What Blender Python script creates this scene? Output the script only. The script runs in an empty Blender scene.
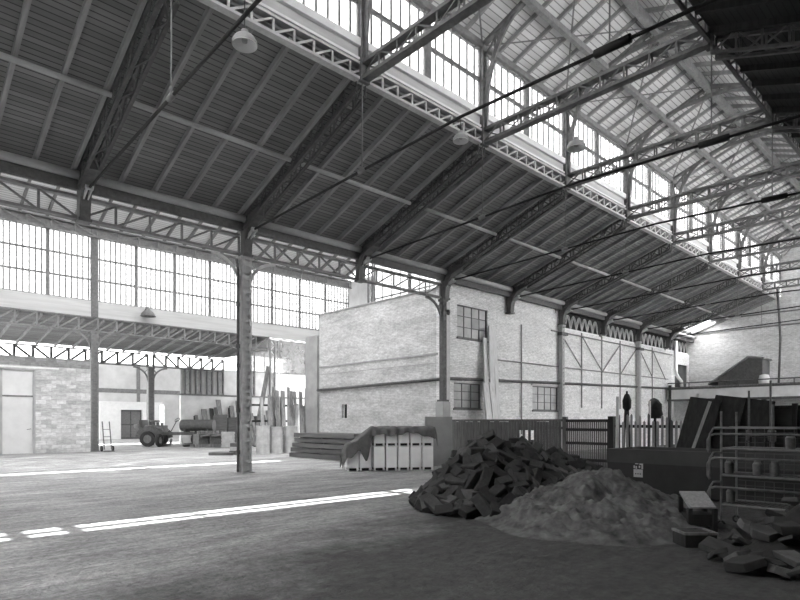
import bpy, math, random
from mathutils import Vector, Matrix, Euler
random.seed(11)
scene = bpy.context.scene
col = scene.collection
PI = math.pi
ORD = ['first', 'second', 'third', 'fourth', 'fifth', 'sixth', 'seventh', 'eighth', 'ninth', 'tenth', 'eleventh', 'twelfth',
       'thirteenth', 'fourteenth', 'fifteenth', 'sixteenth']

# ------------------------------------------------------------------ materials
def new_mat(name):
    m = bpy.data.materials.new(name); m.use_nodes = True
    nt = m.node_tree; nt.nodes.clear()
    out = nt.nodes.new('ShaderNodeOutputMaterial')
    b = nt.nodes.new('ShaderNodeBsdfPrincipled')
    nt.links.new(b.outputs[0], out.inputs[0])
    return m, nt, b, out
def grey(v): return (v, v, v, 1)
def ramp(nt, fac, a, b, p0=0.3, p1=0.7):
    r = nt.nodes.new('ShaderNodeValToRGB')
    r.color_ramp.elements[0].position = p0; r.color_ramp.elements[0].color = grey(a)
    r.color_ramp.elements[1].position = p1; r.color_ramp.elements[1].color = grey(b)
    nt.links.new(fac, r.inputs[0]); return r.outputs[0]
def noise(nt, vec, scale, detail=4, rough=.6):
    n = nt.nodes.new('ShaderNodeTexNoise'); n.inputs['Scale'].default_value = scale
    n.inputs['Detail'].default_value = detail; n.inputs['Roughness'].default_value = rough
    nt.links.new(vec, n.inputs['Vector']); return n.outputs[0]
def mapping(nt, vec, scale=(1, 1, 1)):
    m = nt.nodes.new('ShaderNodeMapping'); m.inputs['Scale'].default_value = scale
    nt.links.new(vec, m.inputs[0]); return m.outputs[0]
def mixc(nt, fac, a, b, mode='MIX'):
    m = nt.nodes.new('ShaderNodeMix'); m.data_type = 'RGBA'; m.blend_type = mode
    for s, v in ((m.inputs[0], fac), (m.inputs[6], a), (m.inputs[7], b)):
        if isinstance(v, (int, float)): s.default_value = v
        elif isinstance(v, tuple): s.default_value = v
        else: nt.links.new(v, s)
    return m.outputs[2]
def mth(nt, op, a, b=None):
    m = nt.nodes.new('ShaderNodeMath'); m.operation = op
    for s, v in ((m.inputs[0], a), (m.inputs[1], b)):
        if v is None: continue
        if isinstance(v, (int, float)): s.default_value = v
        else: nt.links.new(v, s)
    return m.outputs[0]
def objco(nt): return nt.nodes.new('ShaderNodeTexCoord').outputs['Object']
def bump(nt, b, h, strength=.4, dist=.02):
    n = nt.nodes.new('ShaderNodeBump'); n.inputs['Strength'].default_value = strength
    n.inputs['Distance'].default_value = dist
    nt.links.new(h, n.inputs['Height']); nt.links.new(n.outputs[0], b.inputs['Normal'])
def plain(name, lo, hi, scale=6., rough=.7, metal=0., stretch=(1, 1, 1), bmp=0.):
    m, nt, b, out = new_mat(name)
    v = mapping(nt, objco(nt), stretch)
    n = noise(nt, v, scale)
    nt.links.new(ramp(nt, n, lo, hi), b.inputs['Base Color'])
    b.inputs['Roughness'].default_value = rough; b.inputs['Metallic'].default_value = metal
    if bmp: bump(nt, b, n, bmp, .03)
    return m
def planks(name, lo, hi, gap, pitch=.13, axis=1):
    m, nt, b, out = new_mat(name)
    co = objco(nt)
    s = nt.nodes.new('ShaderNodeSeparateXYZ'); nt.links.new(co, s.inputs[0])
    t = mth(nt, 'DIVIDE', s.outputs[axis], pitch)
    fr = mth(nt, 'FRACT', t); fl = mth(nt, 'FLOOR', t)
    w = nt.nodes.new('ShaderNodeTexWhiteNoise'); w.noise_dimensions = '1D'; nt.links.new(fl, w.inputs['W'])
    stain = noise(nt, mapping(nt, co, (.5, 1.2, 1.2)), 1.4)
    f = mth(nt, 'ADD', mth(nt, 'MULTIPLY', w.outputs[0], .45), mth(nt, 'MULTIPLY', stain, .6))
    c = ramp(nt, f, lo, hi, .2, .85)
    g = mth(nt, 'LESS_THAN', fr, .17)
    nt.links.new(mixc(nt, g, c, grey(gap)), b.inputs['Base Color'])
    b.inputs['Roughness'].default_value = .85
    bump(nt, b, mth(nt, 'SUBTRACT', 1.0, g), .5, .02)
    return m
def brick(name, c1, c2, mort, bw=.24, bh=.075, plane='XZ', msize=.008, stain_lo=.75, stain_hi=1.05, bmp=.35):
    m, nt, b, out = new_mat(name)
    co = objco(nt)
    s = nt.nodes.new('ShaderNodeSeparateXYZ'); nt.links.new(co, s.inputs[0])
    c = nt.nodes.new('ShaderNodeCombineXYZ')
    nt.links.new(s.outputs[0 if plane == 'XZ' else 1], c.inputs[0]); nt.links.new(s.outputs[2], c.inputs[1])
    t = nt.nodes.new('ShaderNodeTexBrick'); nt.links.new(c.outputs[0], t.inputs['Vector'])
    t.inputs['Scale'].default_value = 1; t.inputs['Brick Width'].default_value = bw; t.inputs['Row Height'].default_value = bh
    t.inputs['Mortar Size'].default_value = msize; t.inputs['Mortar Smooth'].default_value = .3
    t.inputs['Color1'].default_value = grey(c1); t.inputs['Color2'].default_value = grey(c2); t.inputs['Mortar'].default_value = grey(mort)
    st = ramp(nt, noise(nt, mapping(nt, co, (.45, .45, 1.9)), 1.0, 8, .7), stain_lo, stain_hi, .32, .62)
    sp = ramp(nt, noise(nt, mapping(nt, co, (1, 1, 2.2)), 4.5, 6, .75), .74, 1.08, .36, .6)
    nt.links.new(mixc(nt, 1., mixc(nt, 1., t.outputs[0], st, 'MULTIPLY'), sp, 'MULTIPLY'), b.inputs['Base Color'])
    b.inputs['Roughness'].default_value = .9
    bump(nt, b, mth(nt, 'SUBTRACT', 1.0, t.outputs['Fac']), bmp, .01)
    return m
def glass_mat(name, clear, milky, tint=.8):
    m = bpy.data.materials.new(name); m.use_nodes = True; nt = m.node_tree; nt.nodes.clear()
    out = nt.nodes.new('ShaderNodeOutputMaterial')
    tr = nt.nodes.new('ShaderNodeBsdfTransparent'); tr.inputs[0].default_value = grey(clear)
    tl = nt.nodes.new('ShaderNodeBsdfTranslucent'); tl.inputs[0].default_value = grey(tint)
    gl = nt.nodes.new('ShaderNodeBsdfGlossy'); gl.inputs['Roughness'].default_value = .15; gl.inputs[0].default_value = grey(.6)
    a = nt.nodes.new('ShaderNodeMixShader'); 
    dirt = ramp(nt, noise(nt, objco(nt), 1.7, 5), milky * .3, min(1., milky * 1.7), .3, .7)
    nt.links.new(dirt, a.inputs[0]); nt.links.new(tr.outputs[0], a.inputs[1]); nt.links.new(tl.outputs[0], a.inputs[2])
    c = nt.nodes.new('ShaderNodeMixShader'); c.inputs[0].default_value = .04
    nt.links.new(a.outputs[0], c.inputs[1]); nt.links.new(gl.outputs[0], c.inputs[2]); nt.links.new(c.outputs[0], out.inputs[0])
    return m

def floor_mat():
    m, nt, b, out = new_mat('earth_floor')
    co = objco(nt)
    s = nt.nodes.new('ShaderNodeSeparateXYZ'); nt.links.new(co, s.inputs[0])
    base = ramp(nt, noise(nt, mapping(nt, co, (.6, 1.0, 1)), 1.3, 8, .7), .31, .54, .3, .7)
    fine = ramp(nt, noise(nt, co, 11, 6, .75), .62, 1.2, .34, .66)
    c = mixc(nt, 1., base, fine, 'MULTIPLY')
    tracks = ramp(nt, noise(nt, mapping(nt, co, (.35, 2.6, 1)), 2.2, 5, .65), .75, 1.12, .35, .65)
    c = mixc(nt, 1., c, tracks, 'MULTIPLY')
    c = mixc(nt, 1., c, ramp(nt, noise(nt, mapping(nt, co, (.7, 1.6, 1)), .55, 7, .75), .72, 1.18, .35, .62), 'MULTIPLY')
    # ashy ground plus near-aisle shade put into the colour: signed distance from a line, edge broken by noise
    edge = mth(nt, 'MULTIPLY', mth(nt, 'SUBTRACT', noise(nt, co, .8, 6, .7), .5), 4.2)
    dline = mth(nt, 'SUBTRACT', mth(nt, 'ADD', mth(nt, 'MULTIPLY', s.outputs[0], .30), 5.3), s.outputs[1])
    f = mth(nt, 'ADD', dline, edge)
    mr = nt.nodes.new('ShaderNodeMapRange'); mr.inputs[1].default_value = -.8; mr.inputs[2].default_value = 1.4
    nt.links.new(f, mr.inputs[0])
    ash_shade = ramp(nt, noise(nt, co, 5, 7, .7), .014, .075, .3, .7)
    c = mixc(nt, mth(nt, 'MULTIPLY', mr.outputs[0], .88), c, ash_shade)
    nt.links.new(c, b.inputs['Base Color'])
    b.inputs['Roughness'].default_value = .95
    h = mth(nt, 'ADD', noise(nt, co, 9, 6, .7), mth(nt, 'MULTIPLY', noise(nt, mapping(nt, co, (.4, 2, 1)), 2.5, 3), 1.2))
    bump(nt, b, h, .8, .12)
    return m

M = {}
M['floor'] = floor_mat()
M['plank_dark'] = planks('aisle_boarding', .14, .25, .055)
M['plank_shadow'] = planks('shaded_aisle_boarding', .018, .035, .01)  # boards coloured darker to stand for the unlit near roof
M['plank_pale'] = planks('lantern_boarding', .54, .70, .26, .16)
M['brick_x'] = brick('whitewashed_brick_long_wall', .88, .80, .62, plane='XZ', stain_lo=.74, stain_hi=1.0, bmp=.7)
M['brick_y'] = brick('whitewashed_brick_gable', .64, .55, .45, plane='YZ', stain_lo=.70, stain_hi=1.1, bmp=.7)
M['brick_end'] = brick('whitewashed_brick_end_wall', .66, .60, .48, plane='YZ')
M['brick_grey'] = brick('grey_block_wall', .70, .42, .48, bw=.46, bh=.21, plane='XZ', msize=.012, stain_lo=.75, stain_hi=1.1)
M['brick_dull'] = brick('sooty_block_course', .34, .22, .25, bw=.46, bh=.21, plane='XZ', msize=.012)
M['plaster'] = plain('pale_plaster', .52, .68, 1.5, .9)
M['yard_wall'] = plain('pale_sheet_panels', .46, .58, 1.2, .9)
M['plaster_grey'] = plain('grey_plaster', .30, .42, 1.5, .9)
M['white_paint'] = plain('white_paint', .70, .80, 3, .7)
M['door_paint'] = plain('pale_door_paint', .58, .66, 2, .7)
M['fascia'] = plain('pale_fascia_board', .44, .56, 2, .8, stretch=(.2, 1, 4))
M['dark_wall'] = plain('near_black_wall', .03, .06, 2, .95)
M['iron'] = plain('dark_painted_iron', .06, .11, 8, .55)
M['iron_mid'] = plain('grey_painted_iron', .13, .21, 8, .6)
M['iron_beam'] = plain('dull_beam_iron', .09, .16, 8, .6)
M['iron_col'] = plain('light_grey_column_paint', .34, .46, 8, .6)
M['iron_pale'] = plain('pale_painted_iron', .42, .55, 8, .6)
M['joist'] = plain('weathered_joist', .21, .33, 3, .8, stretch=(4, .5, .5))
M['joist_pale'] = plain('pale_joist', .22, .32, 3, .8)
M['purlin'] = plain('pale_purlin', .32, .45, 4, .7, stretch=(.4, 2, 2))
M['glass'] = glass_mat('dusty_glass', .85, .15)
M['far_glass'] = glass_mat('grimy_glass', .62, .25)
M['soot_glass'] = glass_mat('sooty_glass', .25, .9)
M['milk_glass'] = glass_mat('milky_rooflight_glass', .7, .85, .98)
M['dull_glass'] = glass_mat('dull_fill_glass', .3, .9, .34)
M['mid_glass'] = glass_mat('mid_fill_glass', .45, .85, .52)
M['bar'] = plain('glazing_bar_iron', .12, .20, 8, .7)
M['wood_pale'] = plain('pale_sawn_timber', .50, .68, 3, .8, stretch=(4, 4, .4))
M['wood_mid'] = plain('weathered_timber', .11, .24, 3, .85, stretch=(4, 4, .5))
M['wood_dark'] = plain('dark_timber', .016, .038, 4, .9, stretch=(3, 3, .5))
M['fence'] = plain('tarred_fence_wood', .07, .14, 4, .9, stretch=(6, 6, .5))
M['fence_pale'] = plain('bare_fence_wood', .25, .38, 4, .9, stretch=(6, 6, .5))
M['crate'] = plain('white_crate_paint', .82, .90, 3, .6)
M['black'] = plain('black_recess', .012, .02, 5, .9)
M['tarp'] = plain('grey_tarpaulin', .075, .14, 4, .75, bmp=.2)
M['drum'] = plain('pale_drum', .34, .50, 3, .85)
M['sheet'] = plain('dark_sheet_metal', .055, .12, 2.5, .5, stretch=(1, .3, 6))
M['sett'] = [plain('stone_block_%s' % n, a, b, 9, .9, bmp=.3) for n, a, b in (('dark', .015, .032), ('mid', .025, .055), ('light', .045, .085))]
M['core'] = plain('dark_stone_chips', .015, .03, 9, .95, bmp=.5)
M['sand'] = plain('coarse_sand', .04, .17, 4, .97, bmp=.8)
M['tank'] = plain('dark_tank_paint', .008, .018, 3, .6)
M['tank_band'] = plain('tank_rim_paint', .03, .045, 3, .6)
M['tube_pale'] = plain('worn_white_tube', .09, .2, 9, .5)
M['mesh_wire'] = plain('wire_mesh', .04, .08, 9, .6)
M['rubble'] = [plain('broken_slab_%s' % n, a, b, 6, .95, bmp=.3) for n, a, b in (('dark', .02, .04), ('mid', .035, .07), ('light', .07, .13))]
M['board_grey'] = plain('grey_board', .26, .34, 2, .8)
M['enamel'] = plain('grey_enamel_shade', .32, .42, 6, .4)
M['rubber'] = plain('black_rubber', .02, .035, 9, .85)
M['pipe_dark'] = plain('dark_pipe', .07, .11, 5, .6)
M['old_pane'] = plain('dusty_pane', .34, .50, 2.3, .5)

# ------------------------------------------------------------------ mesh helpers
class MB:
    def __init__(s): s.v = []; s.f = []
    def add(s, v, f):
        n = len(s.v); s.v += [tuple(p) for p in v]; s.f += [tuple(i + n for i in q) for q in f]; return s
    def box(s, c, size, rot=None):
        x, y, z = (k / 2 for k in size)
        P = [Vector((a * x, b * y, d * z)) for d in (-1, 1) for a, b in ((-1, -1), (1, -1), (1, 1), (-1, 1))]
        if rot is not None:
            R = rot if isinstance(rot, Matrix) else Euler(rot).to_matrix()
            P = [R @ p for p in P]
        c = Vector(c)
        return s.add([p + c for p in P], [(3, 2, 1, 0), (4, 5, 6, 7), (0, 1, 5, 4), (1, 2, 6, 5), (2, 3, 7, 6), (3, 0, 4, 7)])
    def bb(s, lo, hi):
        return s.box([(a + b) / 2 for a, b in zip(lo, hi)], [b - a for a, b in zip(lo, hi)])
    def bar(s, p0, p1, w, h, up=(0, 0, 1)):
        p0, p1 = Vector(p0), Vector(p1); d = p1 - p0; L = d.length
        if L < 1e-6: return s
        z = d / L; u = Vector(up)
        if abs(z.dot(u)) > .99: u = Vector((1, 0, 0)) if abs(z.x) < .9 else Vector((0, 1, 0))
        x = u.cross(z).normalized(); y = z.cross(x)
        R = Matrix((x, y, z)).transposed()
        return s.box((p0 + p1) / 2, (w, h, L), R)
    def tube(s, p0, p1, r, n=8, r1=None): return s.path([p0, p1], r, n, r1)
    def path(s, pts, r, n=8, r1=None):
        pts = [Vector(p) for p in pts]; k = len(pts); V = []; F = []
        ref = None
        for i, p in enumerate(pts):
            d = (pts[min(i + 1, k - 1)] - pts[max(i - 1, 0)]).normalized()
            if ref is None:
                ref = Vector((0, 0, 1)) if abs(d.z) < .9 else Vector((1, 0, 0))
            x = ref.cross(d)
            if x.length < 1e-4: x = Vector((1, 0, 0)).cross(d)
            x.normalize(); y = d.cross(x); ref = y if abs(d.dot(y)) < .1 else ref
            rr = r if r1 is None else r + (r1 - r) * i / (k - 1)
            for j in range(n):
                a = 2 * PI * j / n
                V.append(p + x * (rr * math.cos(a)) + y * (rr * math.sin(a)))
        for i in range(k - 1):
            for j in range(n):
                a = i * n + j; b = i * n + (j + 1) % n
                F.append((a, b, b + n, a + n))
        F.append(tuple(range(n - 1, -1, -1))); F.append(tuple((k - 1) * n + j for j in range(n)))
        return s.add(V, F)
    def lathe(s, prof, c, n=20):
        c = Vector(c); V = []; F = []
        for r, z in prof:
            for j in range(n):
                a = 2 * PI * j / n; V.append(c + Vector((r * math.cos(a), r * math.sin(a), z)))
        for i in range(len(prof) - 1):
            for j in range(n):
                a = i * n + j; b = i * n + (j + 1) % n; F.append((a, b, b + n, a + n))
        return s.add(V, F)
    def prism(s, poly, t0, t1, plane='YZ'):
        # polygon in the given plane, extruded along the remaining axis
        def mk(p, t): return {'YZ': (t, p[0], p[1]), 'XZ': (p[0], t, p[1]), 'XY': (p[0], p[1], t)}[plane]
        n = len(poly)
        V = [mk(p, t0) for p in poly] + [mk(p, t1) for p in poly]
        F = [tuple(range(n - 1, -1, -1)), tuple(range(n, 2 * n))] + [(i, (i + 1) % n, (i + 1) % n + n, i + n) for i in range(n)]
        return s.add(V, F)
    def build(s, name, mat, parent=None, org=(0, 0, 0), smooth=False, bevel=0):
        me = bpy.data.meshes.new(name); o = Vector(org)
        me.from_pydata([tuple(Vector(p) - o) for p in s.v], [], s.f); me.validate()
        import bmesh
        bm = bmesh.new(); bm.from_mesh(me); bmesh.ops.recalc_face_normals(bm, faces=bm.faces); bm.to_mesh(me); bm.free()
        me.materials.append(mat)
        if smooth:
            for p in me.polygons: p.use_smooth = True
        ob = bpy.data.objects.new(name, me); col.objects.link(ob)
        if parent: ob.parent = parent
        else: ob.location = o
        if bevel:
            b = ob.modifiers.new('bevel', 'BEVEL'); b.width = bevel; b.segments = 1; b.limit_method = 'ANGLE'
        return ob

def tag(o, label, cat, group=None, kind=None):
    o['label'] = label; o['category'] = cat
    if group: o['group'] = group
    if kind: o['kind'] = kind
    return o
def thing(name, label, cat, loc=(0, 0, 0), group=None, rz=0):
    o = bpy.data.objects.new(name, None); col.objects.link(o); o.empty_display_size = .2
    o.location = loc; o.rotation_euler = (0, 0, rz)
    return tag(o, label, cat, group)
def struct(o): o['kind'] = 'structure'; return o
def copy_tree(o, parent=None):
    c = o.copy(); col.objects.link(c)
    if parent: c.parent = parent
    for ch in list(o.children): copy_tree(ch, c)
    return c
def dup(o, loc, label, rz=None):
    c = copy_tree(o); c.location = loc; c['label'] = label
    if rz is not None: c.rotation_euler = (0, 0, rz)
    return c

# ------------------------------------------------------------------ main dimensions (metres); X runs down the hall, Y across it
BAY = 4.62
XK = [4.3 + BAY * k for k in range(10)]          # truss lines; the ninth bay ends on the far wall
XE = 45.6                                        # end wall
X0 = -9.0                                        # wall behind the photographer
YG, YL, YN = 16.6, 10.8, 4.5                     # aisle gutter line, far lantern girder, near lantern girder
YW = -1.3                                        # near outer wall
YR = 7.65                                        # lantern ridge
SL = .345
def zr(y): return 8.05 + SL * (YG - y) if y > YR else 8.05 + SL * (y - YW)   # underside of the aisle boarding
Y2, Y3, Y4 = 34.3, 40.5, 58.0                    # second hall: column line, outer wall, yard wall beyond

# ------------------------------------------------------------------ setting
wn = [0]
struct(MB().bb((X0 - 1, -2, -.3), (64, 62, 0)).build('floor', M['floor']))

def roof(pts, x0, x1, mat, th=.06):
    (ya, za), (yb, zb) = pts
    return struct(MB().prism([(ya, za), (yb, zb), (yb, zb + th), (ya, za + th)], x0, x1).build('ceiling', mat))
# aisle roof left, with its rooflight hole in the last bay: built as strips round the hole
SKX0, SKX1, SKYa, SKYb = 42.4, 45.3, 14.6, 16.25
m = MB()
def rs(mb, ya, yb, x0, x1): mb.prism([(ya, zr(ya)), (yb, zr(yb)), (yb, zr(yb) + .06), (ya, zr(ya) + .06)], x0, x1)
ye, yt = 17.0, 10.83
rs(m, ye, yt, 0.3, SKX0); rs(m, ye, SKYb, SKX0, SKX1); rs(m, SKYa, yt, SKX0, SKX1); rs(m, ye, yt, SKX1, XE)
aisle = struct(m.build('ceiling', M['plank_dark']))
for k in range(-1, 9):
    xa = 4.3 + BAY * k
    for j in range(1, 6):
        x = xa + .88 * j if j < 5 else xa + BAY - .26
        if x > XE - .1: continue
        y0, y1 = 16.55, 10.86
        MB().prism([(y0, zr(y0)), (y1, zr(y1)), (y1, zr(y1) - .15), (y0, zr(y0) - .15)], x - .045, x + .045).build('joist', M['joist'], aisle)
    a, b = xa + .17, min(xa + BAY - .17, XE)
    MB().tube((a, 13.7, zr(13.7) - .21), (b, 13.7, zr(13.7) - .21), .06, 10).build('purlin', M['purlin'], aisle, smooth=True)
    MB().tube((a, 16.3, zr(16.3) - .28), (b, 16.3, zr(16.3) - .28), .11, 12).build('eaves_purlin', M['purlin'], aisle, smooth=True)
    MB().bb((a, 16.36, zr(16.3) - .62), (b, 16.5, zr(16.3) - .3)).build('eaves_board', M['iron'], aisle)
# rooflight
w = MB()
for i in range(5):
    x = SKX0 + (SKX1 - SKX0) * i / 4
    w.prism([(SKYb, zr(SKYb)), (SKYa, zr(SKYa)), (SKYa, zr(SKYa) + .07), (SKYb, zr(SKYb) + .07)], x - .03, x + .03)
wi = struct(w.build('window_60', M['bar']))
MB().prism([(SKYb, zr(SKYb) + .03), (SKYa, zr(SKYa) + .03), (SKYa, zr(SKYa) + .04), (SKYb, zr(SKYb) + .04)], SKX0, SKX1).build('pane', M['milk_glass'], wi)
# roof glazing added out of view to let in extra daylight
def fill_rooflight(pts, x0, x1, n, glass='milk_glass'):
    (ya, za), (yb, zb) = pts
    wn[0] += 1
    w = MB()
    for i in range(n + 1):
        x = x0 + (x1 - x0) * i / n
        w.prism([(ya, za - .05), (yb, zb - .05), (yb, zb + .05), (ya, za + .05)], x - .03, x + .03)
    for y, z in pts: w.bb((x0, y - .04, z - .05), (x1, y + .04, z + .05))
    o = struct(w.build('window_%d' % wn[0], M['bar']))
    MB().prism([(ya, za), (yb, zb), (yb, zb + .012), (ya, za + .012)], x0, x1).build('pane', M[glass], o)
fill_rooflight([(ye, zr(ye)), (yt, zr(yt))], X0, .3, 14, 'mid_glass')
# near aisle roof, its shade put into the dark boards and joists
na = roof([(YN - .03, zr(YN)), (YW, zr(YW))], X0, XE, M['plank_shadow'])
for k in range(1, 6):
    for j in range(1, 6):
        x = 4.3 + BAY * k + .88 * j
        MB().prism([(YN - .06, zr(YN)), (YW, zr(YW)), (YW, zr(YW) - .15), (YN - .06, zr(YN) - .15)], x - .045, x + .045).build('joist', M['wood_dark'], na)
# lantern roof
ZE, ZT = 12.95, 14.1
def zl(y): return ZT - (ZT - ZE) * abs(y - YR) / (YL - YR)
def lantern_side(ys, sgn):
    XL = -1.0
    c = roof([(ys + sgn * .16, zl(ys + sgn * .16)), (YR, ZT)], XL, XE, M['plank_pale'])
    fill_rooflight([(ys + sgn * .16, zl(ys + sgn * .16)), (YR, ZT)], X0, XL, 16)  # glazing added beyond the view for more light below
    for k in range(-1, 9):
        for j in range(1, 6):
            x = 4.3 + BAY * k + .77 * j
            if x > XE - .1: continue
            MB().prism([(ys + sgn * .14, zl(ys + .14 * sgn)), (YR, ZT), (YR, ZT - .13), (ys + sgn * .14, zl(ys + .14 * sgn) - .13)], x - .035, x + .035).build('joist', M['joist_pale'], c)
    ym = (ys + YR) / 2
    MB().bb((X0, ym - .07, zl(ym) - .32), (XE, ym + .07, zl(ym) - .13)).build('purlin', M['iron_mid'], c)
    MB().bb((X0, ys - .09, zl(ys) - .3), (XE, ys + .09, zl(ys) - .12)).build('wall_plate', M['iron_mid'], c)
    b = MB()
    for k in range(0, 9):
        xa = 4.3 + BAY * k
        for (p, q) in (((xa, ys), (xa + BAY, YR)), ((xa + BAY, ys), (xa, YR))):
            b.bar((p[0], p[1], zl(p[1]) - .2), (q[0], q[1], zl(q[1]) - .2), .05, .02)
    b.build('wind_brace', M['iron_mid'], c)
    return c
lc = lantern_side(YL, 1)
lantern_side(YN, -1)
MB().bb((X0, YR - .08, ZT - .42), (XE, YR + .08, ZT - .13)).build('ridge_purlin', M['iron_mid'], lc)
# lantern sides: fascia boards and glazing, one window per half bay
ZS = 10.78
for y in (YL, YN):
    struct(MB().bb((X0, y + (.02 if y == YL else -.08), 10.22), (XE, y + (.08 if y == YL else -.02), ZS)).build('trim_1' if y == YL else 'trim_2', M['fascia']))
    fl = MB(); fl.bb((X0, y + (.10 if y == YL else -.14), 9.9 if y == YL else 10.06), (XE, y + (.14 if y == YL else -.10), 10.3)); struct(fl.build('trim_12' if y == YL else 'trim_13', M['plank_dark']))
    mo = MB(); s = -1 if y == YL else 1
    for z0, z1, d in ((10.62, ZS + .03, .07), (10.3, 10.36, .04)): mo.bb((X0, min(y + .02 * -s, y + s * d), z0), (XE, max(y + .02 * -s, y + s * d), z1))
    struct(mo.build('trim_3' if y == YL else 'trim_4', M['white_paint']))
def window(lo, hi, along, const, npane, rows, glass, post=.09, bar=.035, th=.05, barmat='bar', rowbar=.045):
    """upright window in the plane along-Z at the constant other coordinate"""
    wn[0] += 1
    (a0, z0), (a1, z1) = lo, hi
    def bx(mb, u0, u1, w0, w1, t):
        if along == 'X': mb.bb((u0, const - t / 2, w0), (u1, const + t / 2, w1))
        else: mb.bb((const - t / 2, u0, w0), (const + t / 2, u1, w1))
    f = MB()
    bx(f, a0, a0 + post, z0, z1, th * 2); bx(f, a1 - post, a1, z0, z1, th * 2)
    bx(f, a0 + post, a1 - post, z0, z0 + .05, th * 2); bx(f, a0 + post, a1 - post, z1 - .05, z1, th * 2)
    o = struct(f.build('window_%d' % wn[0], M[barmat]))
    g = MB()
    for i in range(1, npane):
        u = a0 + (a1 - a0) * i / npane; bx(g, u - bar / 2, u + bar / 2, z0 + .05, z1 - .05, th)
    for r in range(1, rows):
        w = z0 + (z1 - z0) * r / rows; bx(g, a0 + post, a1 - post, w - rowbar / 2, w + rowbar / 2, th * 1.2)
    if g.v: g.build('glazing_bars', M[barmat], o)
    p = MB(); bx(p, a0 + post, a1 - post, z0 + .05, z1 - .05, .008); p.build('pane', M[glass], o)
    return o
for i in range(-4, 18):
    xa = 4.3 + i * BAY / 2
    if xa < -5: continue
    window((xa, ZS + .03), (min(xa + BAY / 2, XE), ZE - .3), 'X', YL + .05, 7, 2, 'glass', post=.12, rowbar=.11, bar=.045)
for xa, xb, g in ((X0, -4.3, 'glass'), (-4.3, .2, 'glass'), (.2, 1.65, 'glass'), (1.65, 2.35, 'glass'), (2.35, 9.7, 'glass'), (9.7, 20, 'milk_glass'), (20, 32, 'milk_glass'), (32, XE, 'milk_glass')):
    window((xa, ZS + .03), (xb, ZE - .3), 'X', YN - .05, int((xb - xa) / .33), 2, g, post=.13, rowbar=.30)  # unseen side: heavy transom and milky panes shaped for floor streaks and fill light

# walls of the first hall
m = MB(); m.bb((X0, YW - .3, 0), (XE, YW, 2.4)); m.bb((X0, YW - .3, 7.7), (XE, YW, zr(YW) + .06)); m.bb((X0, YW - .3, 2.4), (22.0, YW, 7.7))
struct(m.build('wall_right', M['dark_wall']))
for i in range(6):
    xa = 22.0 + (XE - 22.0) * i / 6
    window((xa, 2.4), (xa + (XE - 22.0) / 6, 7.7), 'X', YW - .15, 10, 5, 'milk_glass')  # unseen side windows added to brighten the long wall opposite
gable = [(YW, 0), (17.2, 0), (17.2, zr(17.2)), (YL, zr(YL)), (YL, zl(YL)), (YR, ZT), (YN, zl(YN)), (YN, zr(YN)), (YW, zr(YW))]
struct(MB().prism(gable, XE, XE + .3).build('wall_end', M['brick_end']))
struct(MB().prism([(YW, 0), (42, 0), (42, 12.3), (25.5, 15.4), (YL, 12.9), (YR, ZT), (YN, zl(YN)), (YW, zr(YW))], X0 - .3, X0).build('wall_back', M['plaster_grey']))

# brick building beside the hall: long wall on the gutter line, short wall running away to the left
XB, YB, ZB = 18.16, 25.6, 7.32
def wall_with_holes(x0, x1, z0, z1, y, th, holes):
    mb = MB(); xs = sorted({x0, x1} | {h[0] for h in holes} | {h[1] for h in holes})
    for a, b in zip(xs, xs[1:]):
        zs = sorted((h[2], h[3]) for h in holes if h[0] <= a and h[1] >= b); z = z0
        for p, q in zs:
            if p > z: mb.bb((a, y, z), (b, y + th, p))
            z = q
        if z < z1: mb.bb((a, y, z), (b, y + th, z1))
    return mb
WINS = [(19.18, 21.3, 5.33, 6.77), (18.95, 20.8, 2.2, 3.33), (24.95, 27.35, 2.2, 3.44)]
m1 = wall_with_holes(XB, 27.4, 0, zr(YG) - .1, YG + .1, .3, WINS)
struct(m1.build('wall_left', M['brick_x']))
struct(wall_with_holes(27.4, XE, 0, 6.62, YG + .1, .3, [(42.9, 45.2, 4.1, 5.8)]).build('wall_left.001', M['brick_x']))
struct(MB().bb((27.4, YG + .32, 6.62), (XE, YG + .4, zr(YG))).build('wall_left.002', M['dark_wall']))  # near-black strip standing for the unlit space behind the lattice
struct(MB().bb((42.8, YG + .17, 4.0), (45.3, YG + .32, 5.9)).build('wall_left.003', M['dark_wall']))  # near-black back standing for the shade inside the opening
m = MB()
ya, yb = 23.2, 23.62
m.bb((XB, YG + .4, 0), (XB + .3, ya, ZB)); m.bb((XB, yb, 0), (XB + .3, YB, ZB)); m.bb((XB, ya, 0), (XB + .3, yb, 1.8)); m.bb((XB, ya, 2.5), (XB + .3, yb, ZB))
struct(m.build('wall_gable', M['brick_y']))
t = MB(); t.bb((XB - .05, YG + .3, 4.5), (XB, YB, 4.57)); t.bb((XB - .02, YG + .3, 4.12), (XB, YB, 4.15)); t.bb((XB - .06, YG + .1, ZB), (XB + .34, YB, ZB + .06))
struct(t.build('trim_5', M['plaster_grey']))
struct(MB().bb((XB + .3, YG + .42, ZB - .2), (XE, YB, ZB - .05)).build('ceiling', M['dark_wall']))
struct(MB().bb((XB + .3, YB - .02, 0), (27, YB + .3, ZB)).build('wall_rear', M['brick_x']))
struct(MB().bb((XB + .05, YB + .3, 0), (XB + .35, 27.0, 6.3)).build('wall_annex', M['plaster_grey']))
# small slit window in the short wall
wn[0] += 1
o = struct(MB().bb((XB + .12, ya, 1.8), (XB + .18, yb, 2.5)).build('window_%d' % wn[0], M['old_pane']))
MB().bb((XB + .06, (ya + yb) / 2 - .05, 1.8), (XB + .12, (ya + yb) / 2 + .05, 2.5)).build('glazing_bars', M['black'], o)
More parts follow.
